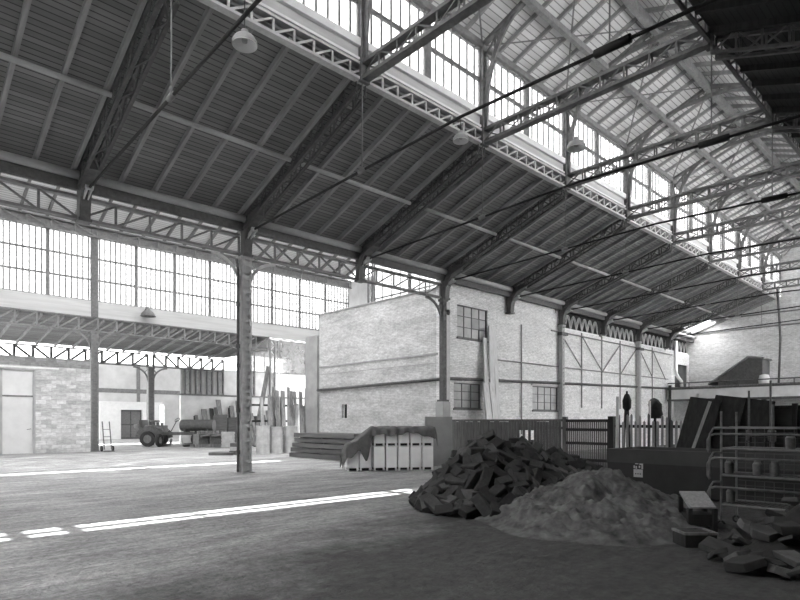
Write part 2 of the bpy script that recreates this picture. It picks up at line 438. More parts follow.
# three windows of the long wall: dusty panes, one with a boarded patch
for i, (a, b, c, d) in enumerate(WINS):
    wn[0] += 1
    f = MB(); y = YG + .14
    f.bb((a, y, c), (a + .05, y + .1, d)); f.bb((b - .05, y, c), (b, y + .1, d)); f.bb((a, y, d - .05), (b, y + .1, d)); f.bb((a, y, c), (b, y + .1, c + .05))
    o = struct(f.build('window_%d' % wn[0], M['iron_beam']))
    g = MB(); nc = (4, 3, 4)[i]
    for q in range(1, nc): x = a + (b - a) * q / nc; g.bb((x - .018, y + .02, c), (x + .018, y + .08, d))
    for q in (1, 2): z = c + (d - c) * q / 3; g.bb((a, y + .02, z - .015), (b, y + .08, z + .015))
    g.build('glazing_bars', M['iron_beam'], o)
    MB().bb((a, y + .05, c), (b, y + .06, d)).build('pane', M['old_pane'], o)
    if i == 0: MB().bb((a + 1.08, y + .03, c + .5), (a + 1.57, y + .07, c + .95)).build('patch_board', M['plaster_grey'], o)
    MB().bb((a - .05, YG + .03, c - .07), (b + .05, YG + .2, c)).build('sill', M['iron_beam'], o)
    if i == 2: MB().bb((a - .1, YG + .04, d + .02), (b + .1, YG + .1, d + .1)).build('lintel', M['iron_pale'], o)

# second hall
V2 = YG + .05
m = MB(); xs0 = X0
m.bb((X0, V2, zr(YG) + .06), (27.0, V2 + .15, 8.55)); m.bb((X0, V2, 10.25), (27.0, V2 + .15, 12.3)); m.bb((12.8, V2, 8.55), (27.0, V2 + .15, 10.25))
struct(m.build('wall_valley', M['plaster_grey']))
for xa, xb in ((X0, -3.5), (-3.5, 2), (2, 7.4), (7.4, 12.8)):
    window((xa, 8.55), (xb, 10.25), 'X', V2 + .075, 14, 1, 'glass')
fill_rooflight([(V2, 12.25), (25.5, 15.35)], X0, 27.0, 30, 'mid_glass')  # unseen glazed slope added to brighten the second hall
h2b = roof([(Y2 + .6, 12.1), (25.5, 15.35)], X0, 27.0, M['plank_pale'])
for i in range(30):
    x = X0 + .6 + 1.2 * i
    MB().prism([(Y2 + .5, 12.13), (25.5, 15.35), (25.5, 15.15), (Y2 + .5, 11.93)], x - .05, x + .05).build('joist', M['iron_mid'], h2b)
struct(MB().bb((X0, Y2 - .1, 7.3), (27.0, Y2 + .1, 8.15)).build('trim_6', M['fascia']))
for i in range(11):
    a = 2.85 + 2.2 * i
    window((a, 8.15), (a + 2.2, 11.65), 'X', Y2, 8, 3, 'far_glass', post=.08, bar=.06, rowbar=.09)
for i, x in enumerate((.3, 9.45, 18.5)):
    struct(MB().bb((x - .17, Y2 - .16, 7.3), (x + .17, Y2 + .1, 12.2)).build('trim_%d' % (14 + i), M['iron_beam']))
window((X0, 8.15), (2.85, 11.65), 'X', Y2, 36, 3, 'far_glass', post=.06, bar=.08)
struct(MB().bb((X0, Y2 - .1, 11.65), (27.0, Y2 + .1, 12.2)).build('trim_7', M['iron_mid']))
# gable end of the second hall, glazed above the brick building
XG = 27.0
m = MB(); m.bb((XG, 31.6, 0), (XG + .2, Y2 + .6, 12.1)); m.bb((XG, YG + .4, 0), (XG + .2, 31.6, 7.4)); m.prism([(YG, 13.4), (31.6, 13.4), (25.5, 15.4)], XG, XG + .2)
struct(m.build('wall_gable.001', M['plaster']))
for i in range(4):
    a = 16.7 + 3.7 * i
    window((a, 7.4), (a + 3.7, 13.4), 'Y', XG + .1, 4, 2, 'far_glass', post=.16, bar=.08, rowbar=.10, barmat='iron_mid')
# outer aisle of the second hall
def zr2(y): return 7.25 - (y - Y2) * .13
struct(MB().bb((20.2, Y2 + .1, 8.2), (30, 38.6, 8.28)).build('ceiling', M['plank_pale']))  # flat cover added to keep open sky off the outer wall
fill_rooflight([(38.6, 8.24), (Y3 + .6, 8.24)], 20.2, 30, 10, 'dull_glass')  # strip of glazing added to brighten the outer aisle
struct(MB().bb((20.1, Y2 + .1, 6.4), (20.2, Y3 + .3, 8.2)).build('wall_outer.002', M['plaster_grey']))
c2 = roof([(Y2 + .1, zr2(Y2)), (Y3 + .3, zr2(Y3 + .3))], X0, 20.2, M['plank_dark'])
for i in range(28):
    x = -8 + 1.0 * i
    MB().prism([(Y2 + .1, zr2(Y2)), (Y3 + .3, zr2(Y3 + .3)), (Y3 + .3, zr2(Y3 + .3) - .14), (Y2 + .1, zr2(Y2) - .14)], x - .05, x + .05).build('joist', M['joist'], c2)
# its outer wall: plastered below a rail, pale panels between lattice posts above
m = MB(); m.bb((16.8, Y3, 0), (30, Y3 + .25, 3.5)); struct(m.build('wall_outer', M['plaster']))
m = MB(); m.bb((16.8, Y3 + .08, 3.62), (22.2, Y3 + .14, 5.4)); m.bb((22.2, Y3 + .08, 3.62), (30, Y3 + .14, 5.5)); struct(m.build('wall_outer.001', M['plaster']))
struct(MB().bb((16.6, Y3 - .04, 3.5), (30, Y3 + .2, 3.62)).build('trim_8', M['iron_mid']))
for a in (22.3, 24.9, 27.5):
    window((a, 5.5), (a + 2.5, 8.15), 'X', Y3 + .1, 2, 1, 'far_glass', post=.05, barmat='iron_mid')
# far yard wall, lit past the edge of an added yard roof
m = MB(); m.bb((2, Y4, 3.3), (34, Y4 + .3, 7.2)); m.bb((2, Y4, 0), (13.8, Y4 + .3, 3.3)); m.bb((15.6, Y4, 0), (16.3, Y4 + .3, 3.3)); m.bb((22.4, Y4, 0), (34, Y4 + .3, 3.3))
struct(m.build('wall_far', M['yard_wall']))
struct(MB().bb((8, Y4 - .06, 4.35), (34, Y4, 4.75)).build('trim_9', M['iron_mid']))
m = MB()
for x in (14.9, 19.9, 25): m.bb((x - .15, Y4 - .08, 3.4), (x + .15, Y4, 7.2))
struct(m.build('trim_10', M['iron_mid']))
m = MB(); m.bb((16.2, Y4 - 1, 0), (18.0, Y4, 3.35)); m.bb((20.0, Y4 - 1, 0), (21.6, Y4, 3.35)); m.bb((18.0, Y4 - 1, 2.75), (20.0, Y4, 3.35)); m.bb((16.0, Y4 - 1.1, 3.35), (21.8, Y4, 3.5))
struct(m.build('wall_porch', M['white_paint']))
d = struct(MB().bb((18.0, Y4 - .5, 0), (20.0, Y4 - .42, 2.75)).build('door_2', M['iron_mid']))
m = MB()
for x in (18.0, 18.97, 19.9): m.bb((x, Y4 - .54, 0), (x + .1, Y4 - .5, 2.75))
for z in (.02, 1.3, 2.6): m.bb((18.0, Y4 - .535, z), (20.0, Y4 - .5, z + .12))
m.build('door_frame', M['iron'], d)
d = struct(MB().bb((13.8, Y4 + .1, 0), (15.6, Y4 + .16, 3.3)).build('door_3', M['iron']))
MB().bb((13.8, Y4 + .04, 1.4), (15.6, Y4 + .1, 1.5)).build('door_rail', M['iron'], d)
struct(MB().prism([(41.2, 8.8), (57.3, 8.8), (57.3, 8.9), (41.2, 8.9)], 6, 36).build('ceiling', M['plank_pale']))  # roof added over the yard to shut out most of the sky
struct(MB().bb((36, 41, 0), (36.2, Y4, 9)).build('wall_yard', M['plaster']))
# grey block wall with the tall pale door at the left
YD = Y2 - .25
m = MB(); m.bb((X0, YD, 0), (5.15, YD + .2, 4.9)); m.bb((6.65, YD, 0), (9.2, YD + .2, 4.9)); m.bb((5.15, YD, 4.25), (6.65, YD + .2, 4.9))
struct(m.build('wall_block', M['brick_grey']))
struct(MB().bb((X0, YD - .015, 4.44), (9.2, YD, 4.9)).build('wall_block.001', M['brick_dull']))
m = MB(); m.bb((X0, YD - .03, 4.32), (7.7, YD, 4.4)); struct(m.build('trim_11', M['white_paint']))
d = struct(MB().bb((5.25, YD + .06, .02), (6.55, YD + .11, 4.22)).build('door_1', M['door_paint']))
f = MB(); f.bb((5.15, YD - .02, 0), (5.25, YD + .14, 4.25)); f.bb((6.55, YD - .02, 0), (6.65, YD + .14, 4.25)); f.bb((5.15, YD - .02, 4.2), (6.65, YD + .14, 4.27))
f.build('door_frame', M['plaster_grey'], d)
MB().bb((5.25, YD + .03, 2.86), (6.55, YD + .07, 2.94)).build('transom_rail', M['iron_mid'], d)
hd = MB(); hd.tube((6.45, YD + .07, 1.25), (6.45, YD - .01, 1.25), .018); hd.tube((6.45, YD, 1.25), (6.28, YD, 1.22), .014); hd.build('door_handle', M['iron'], d)

# ------------------------------------------------------------------ roof ironwork
def zig(mb, a, b, n, w, h, verts=True, start=0, up=(1, 0, 0), both=False):
    """N-lattice between polyline a(t) (bottom) and b(t) (top)"""
    for i in range(n + 1):
        t = i / n
        if verts: mb.bar(a(t), b(t), w, h, up)
        if i < n:
            u = (i + 1) / n
            if both or (i + start) % 2 == 0: mb.bar(a(t), b(u), w * .8, h, up)
            if both or (i + start) % 2 == 1: mb.bar(b(t), a(u), w * .8, h, up)
# lattice rafters under the left aisle roof
def lattice_rafter(ya, yb, x, label, group, mat, bracket=True):
    r = thing('lattice_rafter', label, 'roof truss', (x, ya, 0), group)
    org = (0, ya, 0)
    top = lambda t, dx=0: (dx, ya + (yb - ya) * t, zr(ya + (yb - ya) * t) - .05)
    bot = lambda t, dx=0: (dx, ya + (yb - ya) * t, zr(ya + (yb - ya) * t) - .50)
    c1 = MB(); c2 = MB(); l = MB(); lb = MB()
    for dx in (-.14, .14):
        c1.bar(top(0, dx), top(1, dx), .07, .07); c2.bar(bot(0, dx), bot(1, dx), .08, .06)
        zig(l, lambda t, d=dx: bot(t, d), lambda t, d=dx: top(t, d), 12, .045, .02, True, start=0 if dx < 0 else 1)
    for i in range(13):
        lb.bar(bot(i / 13, -.14 if i % 2 else .14), bot((i + 1) / 13, .14 if i % 2 else -.14), .05, .015)
    c1.build('top_chord', mat, r, org); c2.build('bottom_chord', mat, r, org)
    l.build('side_lattice', mat, r, org); lb.build('under_lattice', mat, r, org)
    if bracket:
        s = 1 if ya > yb else -1
        P = [(ya + s * .12, 7.85), (ya + s * .12, 6.8), (ya - s * .12, 6.8)]
        for i in range(9):
            a = PI / 2 * i / 8
            P.append((ya - s * (.14 + .75 * (1 - math.cos(a))), 6.95 + .9 * math.sin(a)))
        P += [(ya - s * .89, 8.08)]
        MB().prism(P, -.13, .13).build('haunch_bracket', mat, r, org)
        MB().bb((-.16, ya - .16, 6.76), (.16, ya + .16, 6.84)).build('bearing_plate', mat, r, org)
    return r
for k in range(9):
    lab = 'dark iron lattice rafter under the left aisle roof, %s from the left' % ORD[k]
    if k == 0: raf = lattice_rafter(YG - .1, YL + .05, XK[0], lab, 'lattice rafters of the left aisle roof', M['iron'])
    else: dup(raf, (XK[k], YG - .1, 0), lab)
for i, k in enumerate((1, 2, 3)):
    lab = 'black lattice rafter in the shadowed roof at upper right, %s down the hall' % ORD[i]
    if i == 0: raf2 = lattice_rafter(YW + .05, YN - .05, XK[k], lab, 'lattice rafters of the near aisle roof', M['iron'], False)
    else: dup(raf2, (XK[k], YW + .05, 0), lab)

# longitudinal lattice girders under the lantern
def long_girder(y, label, mat, x0=X0, x1=XE, z0=9.8, z1=10.22, step=BAY / 9, w=.05, cw=.09, ly=-.04):
    g = thing('lattice_girder', label, 'girder', (x0, y, z0), None); org = (x0, y, z0)
    c = MB(); c.bb((x0, y - cw, z1 - .06), (x1, y + cw, z1)); c.build('top_chord', mat, g, org)
    c = MB(); c.bb((x0, y - cw, z0), (x1, y + cw, z0 + .06)); c.build('bottom_chord', mat, g, org)
    n = int((x1 - x0) / step); l = MB()
    for i in range(n + 1):
        x = x1 - i * (x1 - x0) / n; xx = x - (x1 - x0) / n
        l.bar((x, y + ly, z0 + .05), (x, y + ly, z1 - .05), w, .03, (0, 1, 0))
        if i < n: l.bar((x, y + ly, z1 - .05), (xx, y + ly, z0 + .05), w * .9, .03, (0, 1, 0))
    l.build('lattice', mat, g, org)
    return g
long_girder(YL, 'long pale zigzag lattice girder below the far lantern glazing', M['iron_pale'])
long_girder(YN, 'long black lattice girder at the edge of the dark roof, upper right', M['iron'], z1=10.26, cw=.035, ly=0, w=.045)

# cross beams between the two lantern girders
for k in range(1, 9):
    lab = 'lattice cross beam spanning below the lantern, %s from the camera' % ORD[k - 1]
    if k == 1:
        cb = thing('cross_beam', lab, 'beam', (XK[k], YL, 9.8), 'lattice cross beams below the lantern'); org = (0, YL, 9.8)
        a, b = YN + .1, YL - .1
        m = MB(); m.bb((-.11, a, 10.17), (.11, b, 10.25)); m.build('top_chord', M['iron_beam'], cb, org)
        m = MB(); m.bb((-.11, a, 9.8), (.11, b, 9.88)); m.build('bottom_chord', M['iron_beam'], cb, org)
        m = MB()
        for dx in (-.08, .08):
            zig(m, lambda t, d=dx: (d, a + (b - a) * t, 9.85), lambda t, d=dx: (d, a + (b - a) * t, 10.2), 10, .045, .02, True, start=0 if dx < 0 else 1)
        m.build('lattice', M['iron_beam'], cb, org)
        for y in (a - .02, b + .02): MB().bb((-.14, y - .05, 9.76), (.14, y + .05, 10.28)).build('end_plate', M['iron_beam'], cb, org)
    else: dup(cb, (XK[k], YL, 9.8), lab)

# arched lantern frames
def arch(k):
    r = thing('lantern_arch', 'arched lattice frame carrying the lantern roof, %s from the camera' % ORD[k - 1], 'roof truss', (XK[k], YR, 10.25), 'arched frames of the lantern')
    org = (0, YR, 10.25)
    for s in (1, -1):
        ys = YL if s > 0 else YN
        MB().bb((-.1, ys - .1, 10.25), (.1, ys + .02, zl(ys) - .12)).build('post', M['iron_beam'], r, org)
        ra = lambda t: (0, ys + (YR - ys) * t, zl(ys + (YR - ys) * t) - .2)
        def ri(t):
            a = PI / 2 * t
            return (0, YR + (ys - s * .12 - YR) * math.cos(a) ** .62, 10.3 + 3.25 * math.sin(a) ** .85)
        m = MB(); m.bar(ra(0), ra(1), .16, .1); m.build('rafter', M['iron_beam'], r, org)
        m = MB(); P = [ri(i / 14) for i in range(15)]
        for p, q in zip(P, P[1:]): m.bar(p, q, .14, .07, (1, 0, 0))
        m.build('arch_rib', M['iron_beam'], r, org)
        m = MB(); pr = None
        for i in range(1, 9):
            p = ri(.30 + .68 * i / 8); t = max(0, min(1, (p[1] - ys) / (YR - ys))); q = ra(t)
            m.bar(p, q, .05, .03, (1, 0, 0))
            if pr: m.bar(pr, q, .05, .03, (1, 0, 0))
            pr = p
        p = ri(.22); m.bar(p, (0, ys - s * .05, 12.0), .05, .03, (1, 0, 0)); m.bar(ri(.33), (0, ys - s * .05, 12.6), .05, .03, (1, 0, 0)); m.bar(p, (0, ys - s * .05, 12.55), .05, .03, (1, 0, 0))
        m.build('lattice', M['iron_beam'], r, org)
        m = MB(); m.bar((0, ys, 12.3), (.0, ys - s * .75, zl(ys - s * .75) - .2), .06, .05, (1, 0, 0)); m.build('knee_brace', M['iron_beam'], r, org)
    return r
a1 = arch(1)
for k in range(2, 9):
    dup(a1, (XK[k], YR, 10.25), 'arched lattice frame carrying the lantern roof, %s from the camera' % ORD[k - 1])

# tie rods across the hall
def zt(y): return 7.5 + .28 * (1 - abs(y - YR) / (YG - YR))
tr = None
for k in range(9):
    lab = 'slender iron tie rod with hangers stretched across the hall, %s from the left' % ORD[k]
    if tr is None:
        tr = thing('tie_rod', lab, 'tie rod', (XK[k], 16.1, 7.5), 'tie rods across the hall'); org = (0, 16.1, 7.5)
        MB().path([(0, 16.1, zt(16.1)), (0, YR, zt(YR)), (0, YW, zt(YW))], .032, 8).build('rod', M['black'], tr, org, True)
        MB().tube((0, 4.75, zt(4.75)), (0, 4.15, zt(4.15)), .075, 10).build('turnbuckle', M['black'], tr, org, True)
        for y in (YL, YN):
            MB().tube((0, y, zt(y)), (0, y, 9.8), .016, 6).build('hanger', M['iron_mid'], tr, org)
            MB().tube((0, y + .12, zt(y + .12)), (0, y - .12, zt(y - .12)), .06, 10).build('clamp', M['iron_mid'], tr, org, True)
        m = MB()
        for dx in (-.05, .05): m.bar((dx, 15.95, zt(16) ), (dx, 16.4, 7.32), .03, .12)
        m.tube((-.09, 16.0, zt(16.0)), (.09, 16.0, zt(16.0)), .06, 10)
        m.build('clevis', M['iron_pale'], tr, org)
    else: dup(tr, (XK[k], 16.1, 7.5), lab)

# gutter-line lattice girders carried by the free columns
def n_girder(x0, x1, y, z0, z1, step, label, mat, w=.06, mid=None):
    g = thing('lattice_girder', label, 'girder', (x0, y, z0)); org = (x0, y, z0)
    m = MB(); m.bb((x0, y - .1, z1 - .07), (x1, y + .1, z1)); m.build('top_chord', mat, g, org)
    m = MB(); m.bb((x0, y - .1, z0), (x1, y + .1, z0 + .07)); m.build('bottom_chord', mat, g, org)
    n = max(2, round((x1 - x0) / step)); m = MB()
    for i in range(n + 1):
        x = x0 + (x1 - x0) * i / n
        m.bar((x, y, z0 + .05), (x, y, z1 - .05), w, .05, (0, 1, 0))
        if i < n:
            xx = x0 + (x1 - x0) * (i + 1) / n
            if i < n / 2: m.bar((x, y, z1 - .05), (xx, y, z0 + .05), w * .9, .04, (0, 1, 0))
            else: m.bar((x, y, z0 + .05), (xx, y, z1 - .05), w * .9, .04, (0, 1, 0))
    m.build('lattice', mat, g, org)
    return g
n_girder(-.3, XK[1] - .2, YG, 6.82, 7.45, .924, 'grey lattice girder left of the tall middle column, under the gutter', M['iron_mid'])
n_girder(XK[1] + .2, XK[3] - .2, YG, 6.82, 7.45, .924, 'grey lattice girder between the tall middle column and the brick corner', M['iron_mid'])
for i in range(5, 9):
    x0, x1 = XK[i] + .18, min(XK[i + 1] if i < 8 else XE, XE) - .18
    g = thing('wall_lattice', 'pale looped lattice in the dark strip above the long brick wall, %s from the left' % ORD[i - 5], 'girder', (x0, YG, 6.66), 'looped lattices above the long wall'); org = (x0, YG, 6.66)
    m = MB(); m.bb((x0, YG + .12, 6.62), (x1, YG + .26, 6.72)); m.build('bottom_chord', M['white_paint'], g, org)
    n = 7; m = MB()
    for j in range(n):
        c = x0 + (x1 - x0) * (j + .5) / n; hw = (x1 - x0) / n * .46
        P = [(c - hw, YG + .2, 6.72), (c - hw * .9, YG + .2, 7.15), (c - hw * .45, YG + .2, 7.42), (c, YG + .2, 7.47), (c + hw * .45, YG + .2, 7.42), (c + hw * .9, YG + .2, 7.15), (c + hw, YG + .2, 6.72)]
        m.path(P, .025, 6); m.bar((c - hw, YG + .2, 6.72), (c, YG + .2, 7.45), .04, .03, (0, 1, 0)); m.bar((c, YG + .2, 7.45), (c + hw, YG + .2, 6.72), .04, .03, (0, 1, 0))
    m.build('loops', M['iron_pale'], g, org)
long_girder(Y2, 'grey lattice girder on the far column line under the pale fascia', M['iron_mid'], 1.0, 20.2, 6.5, 7.3, .95, .09)
n_girder(3.0, 14.5, Y3, 5.35, 6.25, .95, 'small far lattice girder left of the farthest column', M['iron_mid'], .15)
n_girder(14.9, 20.0, Y3, 5.35, 6.25, .9, 'small far lattice girder right of the farthest column', M['iron_mid'], .15)
n_girder(X0, 27, Y2 - .3, 11.55, 12.15, 1.1, 'lattice girder along the top of the big glazed wall', M['iron_mid'], .07)

# ------------------------------------------------------------------ columns
def column(x, y, ztop, wd, label, mat, brackets, plinth=0, group=None):
    c = thing('iron_column', label, 'column', (x, y, 0), group); org = (x, y, 0)
    h = wd / 2
    m = MB()
    for s in (-1, 1):
        m.bb((x + s * h - .02, y - h, plinth), (x + s * h + .02, y + h, ztop))
        for q in (-1, 1): m.bb((x + s * h - (.07 if s > 0 else 0), y + q * h - .012, plinth), (x + s * h + (.07 if s < 0 else 0), y + q * h + .012, ztop))
    m.bb((x - h + .03, y - h + .05, plinth), (x + h - .03, y + h - .05, ztop))
    m.build('shaft', mat, c, org)
    m = MB(); n = int((ztop - plinth) / .22)
    for i in range(n):
        z = plinth + .1 + i * .22
        for q in (-1, 1): m.bb((x - h, y + q * (h + .012) - .008, z), (x + h, y + q * (h + .012) + .008, z + .12))
    m.build('batten_plates', mat, c, org)
    m = MB(); m.bb((x - h - .08, y - h - .08, 0 if plinth == 0 else plinth - .04), (x + h + .08, y + h + .08, plinth + .04)); m.build('base_plate', mat, c, org)
    if plinth: MB().bb((x - h - .12, y - h - .12, 0), (x + h + .12, y + h + .12, plinth - .04)).build('plinth', M['plaster_grey'], c, org)
    m = MB(); m.bb((x - h - .05, y - h - .05, ztop - .1), (x + h + .05, y + h + .05, ztop)); m.build('capital', mat, c, org)
    for s in brackets:
        P = []
        for i in range(10):
            a = PI / 2 * i / 9; P.append((x + s * (h + .95 * (1 - math.cos(a))), y, ztop - 1.0 + .95 * math.sin(a)))
        m = MB()
        for p, q in zip(P, P[1:]): m.bar(p, q, .10, .06, (0, 1, 0))
        m.bar(P[4], (x + s * (h + .02), y, ztop - .15), .05, .04, (0, 1, 0))
        m.build('curved_bracket', mat, c, org)
    return c
c = column(XK[1], YG, 6.78, .30, 'tall grey iron column standing free in the middle of the floor', M['iron_col'], (-1, 1))
p = MB(); o = (XK[1], YG, 0); p.path([(XK[1] - .25, YG - .05, .05), (XK[1] - .25, YG - .05, 6.3), (XK[1] - .25, YG + .05, 6.7)], .045, 8); pp = p.build('downpipe', M['iron'], c, o, True)
m = MB()
for z in (.6, 1.9, 3.3, 3.9, 5.2): m.tube((XK[1] - .25, YG - .05, z), (XK[1] - .25, YG - .05, z + .12), .065, 8)
m.build('pipe_collar', M['iron'], pp, o)
c = column(XB - .12, YG - .1, 6.78, .2, 'dark iron column built against the corner of the brick building', M['iron'], (-1,), 2.5)
MB().lathe([(0, -.13), (.09, -.1), (.13, 0), (.09, .1), (0, .13)], (XB + .14, YG - .12, 6.25), 12).build('ball', M['iron'], c, (XB - .12, YG - .1, 0), True)
MB().bb((XB + .02, YG - .16, 2.5), (XB + .26, YG + .08, 6.7)).build('pale_flange', M['iron_pale'], c, (XB - .12, YG - .1, 0))
for k, w_ in ((5, 'left'), (7, 'right')):
    c = column(XK[k], YG - .08, 6.78, .22, 'grey iron pilaster on the long wall, the %s of two' % w_, M['iron_col'], (), 0)
    MB().bb((XK[k] - .3, YG - .3, 6.2), (XK[k] + .3, YG - .02, 6.36)).build('lug', M['iron'], c, (XK[k], YG - .08, 0))
column(9.45, Y2, 6.5, .34, 'grey iron column at the end of the grey block wall', M['iron_mid'], (-1, 1))
column(18.5, Y2, 6.5, .34, 'far grey column mostly hidden behind the tall middle column', M['iron_mid'], (-1, 1))
column(14.7, Y3, 5.35, .36, 'farthest grey iron column behind the stripped lorry', M['iron_mid'], (-1, 1))
def lattice_post(x, y, z0, z1, label, w=.4):
    t = thing('lattice_post', label, 'post', (x, y, z0), 'lattice posts of the far outer wall'); org = (x, y, z0)
    m = MB()
    for s in (-1, 1): m.bb((x + s * w / 2 - .05, y - .06, z0), (x + s * w / 2 + .05, y + .06, z1))
    m.build('flanges', M['iron_mid'], t, org)
    m = MB(); n = int((z1 - z0) / .4)
    for i in range(n):
        za, zb = z0 + (z1 - z0) * i / n, z0 + (z1 - z0) * (i + 1) / n
        s = 1 if i % 2 else -1
        m.bar((x - s * w / 2, y, za), (x + s * w / 2, y, zb), .07, .03, (0, 1, 0))
    m.build('lacing', M['iron_pale'], t, org)
for i, x in enumerate((17.3, 18.1, 18.95, 19.8)):
    lattice_post(x, Y3, 3.62, 5.4, 'narrow lattice post on the far wall left of the tall column, %s from the left' % ORD[i])
for i, x in enumerate((22.4, 24.2)):
    lattice_post(x, Y3, 3.62, 8.1, 'lattice post on the far wall right of the tall column, %s from the left' % ORD[i])
lattice_post(XG - .15, 31.6, 7.4, 13.3, 'pale lattice post beside the sky-bright gap above the brick building', .35)

# ------------------------------------------------------------------ fittings on the walls
p = MB(); p.path([(XB - .12, YB, 3.3), (XB - .12, YG - .02, 3.42), (XB + .2, YG - .02, 3.46), (27.6, YG - .02, 3.68), (40.9, YG - .02, 3.95)], .07, 10)
tag(p.build('wall_pipe', M['pipe_dark'], None, (XB - .1, YG, 3.4), True), 'long dark pipe running along both faces of the brick building', 'pipe')
t = thing('wall_bracing', 'thin iron rails and diagonals bolted to the far half of the long wall', 'bracing', (XK[5], YG, 4.5)); org = (XK[5], YG, 4.5)
yb_ = YG + .03
m = MB(); m.bar((21.9, yb_, 4.52), (41.5, yb_, 4.6), .07, .05); m.build('middle_rail', M['iron_mid'], t, org)
m = MB(); m.bar((26.6, yb_, 6.42), (42.3, yb_, 6.36), .08, .05); m.build('top_rail', M['iron_mid'], t, org)
vx = [XK[5] + 2.31, XK[6], XK[6] + 2.31, XK[7] + 2.31]
for x in vx:
    m = MB(); m.bar((x, yb_, 2.4), (x, yb_, 6.6), .06, .04, (0, 1, 0)); m.build('upright', M['iron_mid'], t, org)
m = MB(); m.bar((23.9, yb_, 1.0), (23.9, yb_, 6.4), .06, .04, (0, 1, 0)); m.build('upright', M['iron_mid'], t, org)
X5, X6, X7 = XK[5], XK[6], XK[7]
for a, b in ((X5, X5 + 2.31), (X5 + 2.31, X6), (X6 + 2.31, X6), (X7, X6 + 2.31), (X7 + .2, X7 + 2.31), (X7 + 2.31, X7 + 4.4)):
    m = MB(); m.bar((a, yb_ - .03, 6.4), (b, yb_ - .03, 4.56), .06, .03, (0, 1, 0)); m.build('diagonal', M['iron_mid'], t, org)
p = MB(); p.path([(42.7, YG - .05, 7.4), (42.7, YG - .05, 5.1), (43.0, YG - .12, 4.75), (43.5, YG - .12, 4.55), (43.6, YG - .12, 4.1)], .12, 10)
tag(p.build('vent_pipe', M['white_paint'], None, (42.7, YG, 4.1), True), 'white bent vent pipe on the long wall near its far corner', 'pipe')
p = MB(); p.path([(41.0, YG - .15, 4.0), (41.4, YG - .15, 4.3), (41.8, YG - .15, 4.2), (41.9, YG - .15, 2.0)], .1, 10)
tag(p.build('drain_pipe', M['white_paint'], None, (41.2, YG, 2), True), 'pale drain pipe where the dark wall pipe ends', 'pipe')
t = thing('wall_rail', 'dark iron rail across the end wall, the upper of two', 'rail', (XE - .08, 10, 9.2)); m = MB(); m.bar((XE - .06, 13.2, 9.05), (XE - .06, 9.0, 9.05), .09, .09); m.build('rail', M['iron_mid'], t, (XE - .08, 10, 9.2))
t = thing('wall_rail', 'dark iron rail across the end wall, the lower of two', 'rail', (XE - .08, 10, 8.2)); m = MB(); m.bar((XE - .06, 16.4, 8.15), (XE - .06, 9.0, 8.15), .09, .09); m.build('rail', M['iron_mid'], t, (XE - .08, 10, 8.2))
m = MB(); m.path([(43.2, 10.35, 4.05), (43.0, 10.2, 7), (42.9, 10.35, 10.1)], .07, 8)
tag(m.build('standing_pole', M['iron'], None, (43.2, 10.35, 4.05), True), 'tall thin dark pole standing before the end wall at right', 'pole')
# gallery in front of the end wall
g = thing('gallery', 'gallery with a pale front beam across the far end of the hall', 'platform', (41.0, 12, 0)); org = (41.0, 12, 0)
MB().bb((41.0, YN, 3.85), (XE, YG, 4.0)).build('deck', M['wood_mid'], g, org)
MB().bb((40.9, YN, 3.15), (41.0, YG - .2, 3.8)).build('front_beam', M['plaster'], g, org)
m = MB(); m.bb((40.8, YN, 3.8), (41.1, YG - .2, 3.9)); m.bb((40.8, YN, 3.02), (41.1, YG - .2, 3.15)); m.build('beam_flanges', M['iron'], g, org)
for y in (6, 10.6, 12.4, 14.4): MB().bb((40.9, y - .12, 0), (41.1, y + .12, 3.05)).build('support_post', M['iron'], g, org)
m = MB(); m.tube((40.9, YN, 4.25), (40.9, YG - .2, 4.25), .04)
for y in (6, 9, 12, 15): m.tube((40.9, y, 3.9), (40.9, y, 4.25), .03)
m.build('handrail', M['iron'], g, org)
s = thing('lean_to_hut', 'dark lean-to hut with sloping roof standing on the gallery', 'hut', (43, 12.5, 4.0)); org = (43, 12.5, 4.0)
MB().prism([(11.0, 4.0), (13.6, 4.0), (13.6, 4.5), (11.8, 5.75), (11.0, 5.6)], 42.2, 43.8).build('body', M['iron'], s, org)
MB().prism([(10.9, 5.62), (11.8, 5.77), (14.2, 4.12), (14.2, 4.22), (11.8, 5.9), (10.9, 5.74)], 42.05, 43.95).build('roof', M['iron_mid'], s, org)
m = MB(); m.lathe([(0, 0), (.3, 0), (.33, .3), (.25, .6), (0, .66)], (42.2, 10.9, 4.0), 14)
tag(m.build('sack', M['white_paint'], None, (42.2, 10.9, 4.0), True), 'pale sack standing beside the lean-to hut on the gallery', 'sack')

# lamps
def lamp(x, y, z, ztop, r, label):
    l = thing('pendant_lamp', label, 'lamp', (x, y, z), 'pendant lamps'); org = (x, y, z)
    pf = [(r, -.05), (r * .97, .02), (r * .75, r * .42), (r * .35, r * .66), (.07, r * .72), (.07, r * .95)]
    inner = [(a * .95, b - .012) for a, b in reversed(pf[:-1])]
    MB().lathe(pf + [(0, r * .95)], (x, y, z), 24).build('shade', M['enamel'], l, org, True)
    MB().lathe([(0, r * .6)] + inner, (x, y, z), 24).build('reflector', M['white_paint'], l, org, True)
    MB().lathe([(0, -.02), (.05, .0), (.06, .06), (.03, .14), (.03, .2)], (x, y, z), 12).build('bulb', M['enamel'], l, org, True)
    MB().tube((x, y, z + r * .9), (x, y, ztop), .014, 6).build('stem', M['iron'], l, org)
lamp(5.6, 10.42, 9.1, 9.95, .25, 'big enamel pendant lamp hanging at the upper left')
lamp(12.15, 10.45, 9.4, 9.92, .22, 'enamel pendant lamp under the long girder near the second cross beam')
lamp(XK[2] + .02, 7.75, 8.72, 9.8, .24, 'pendant lamp hanging below the second cross beam')
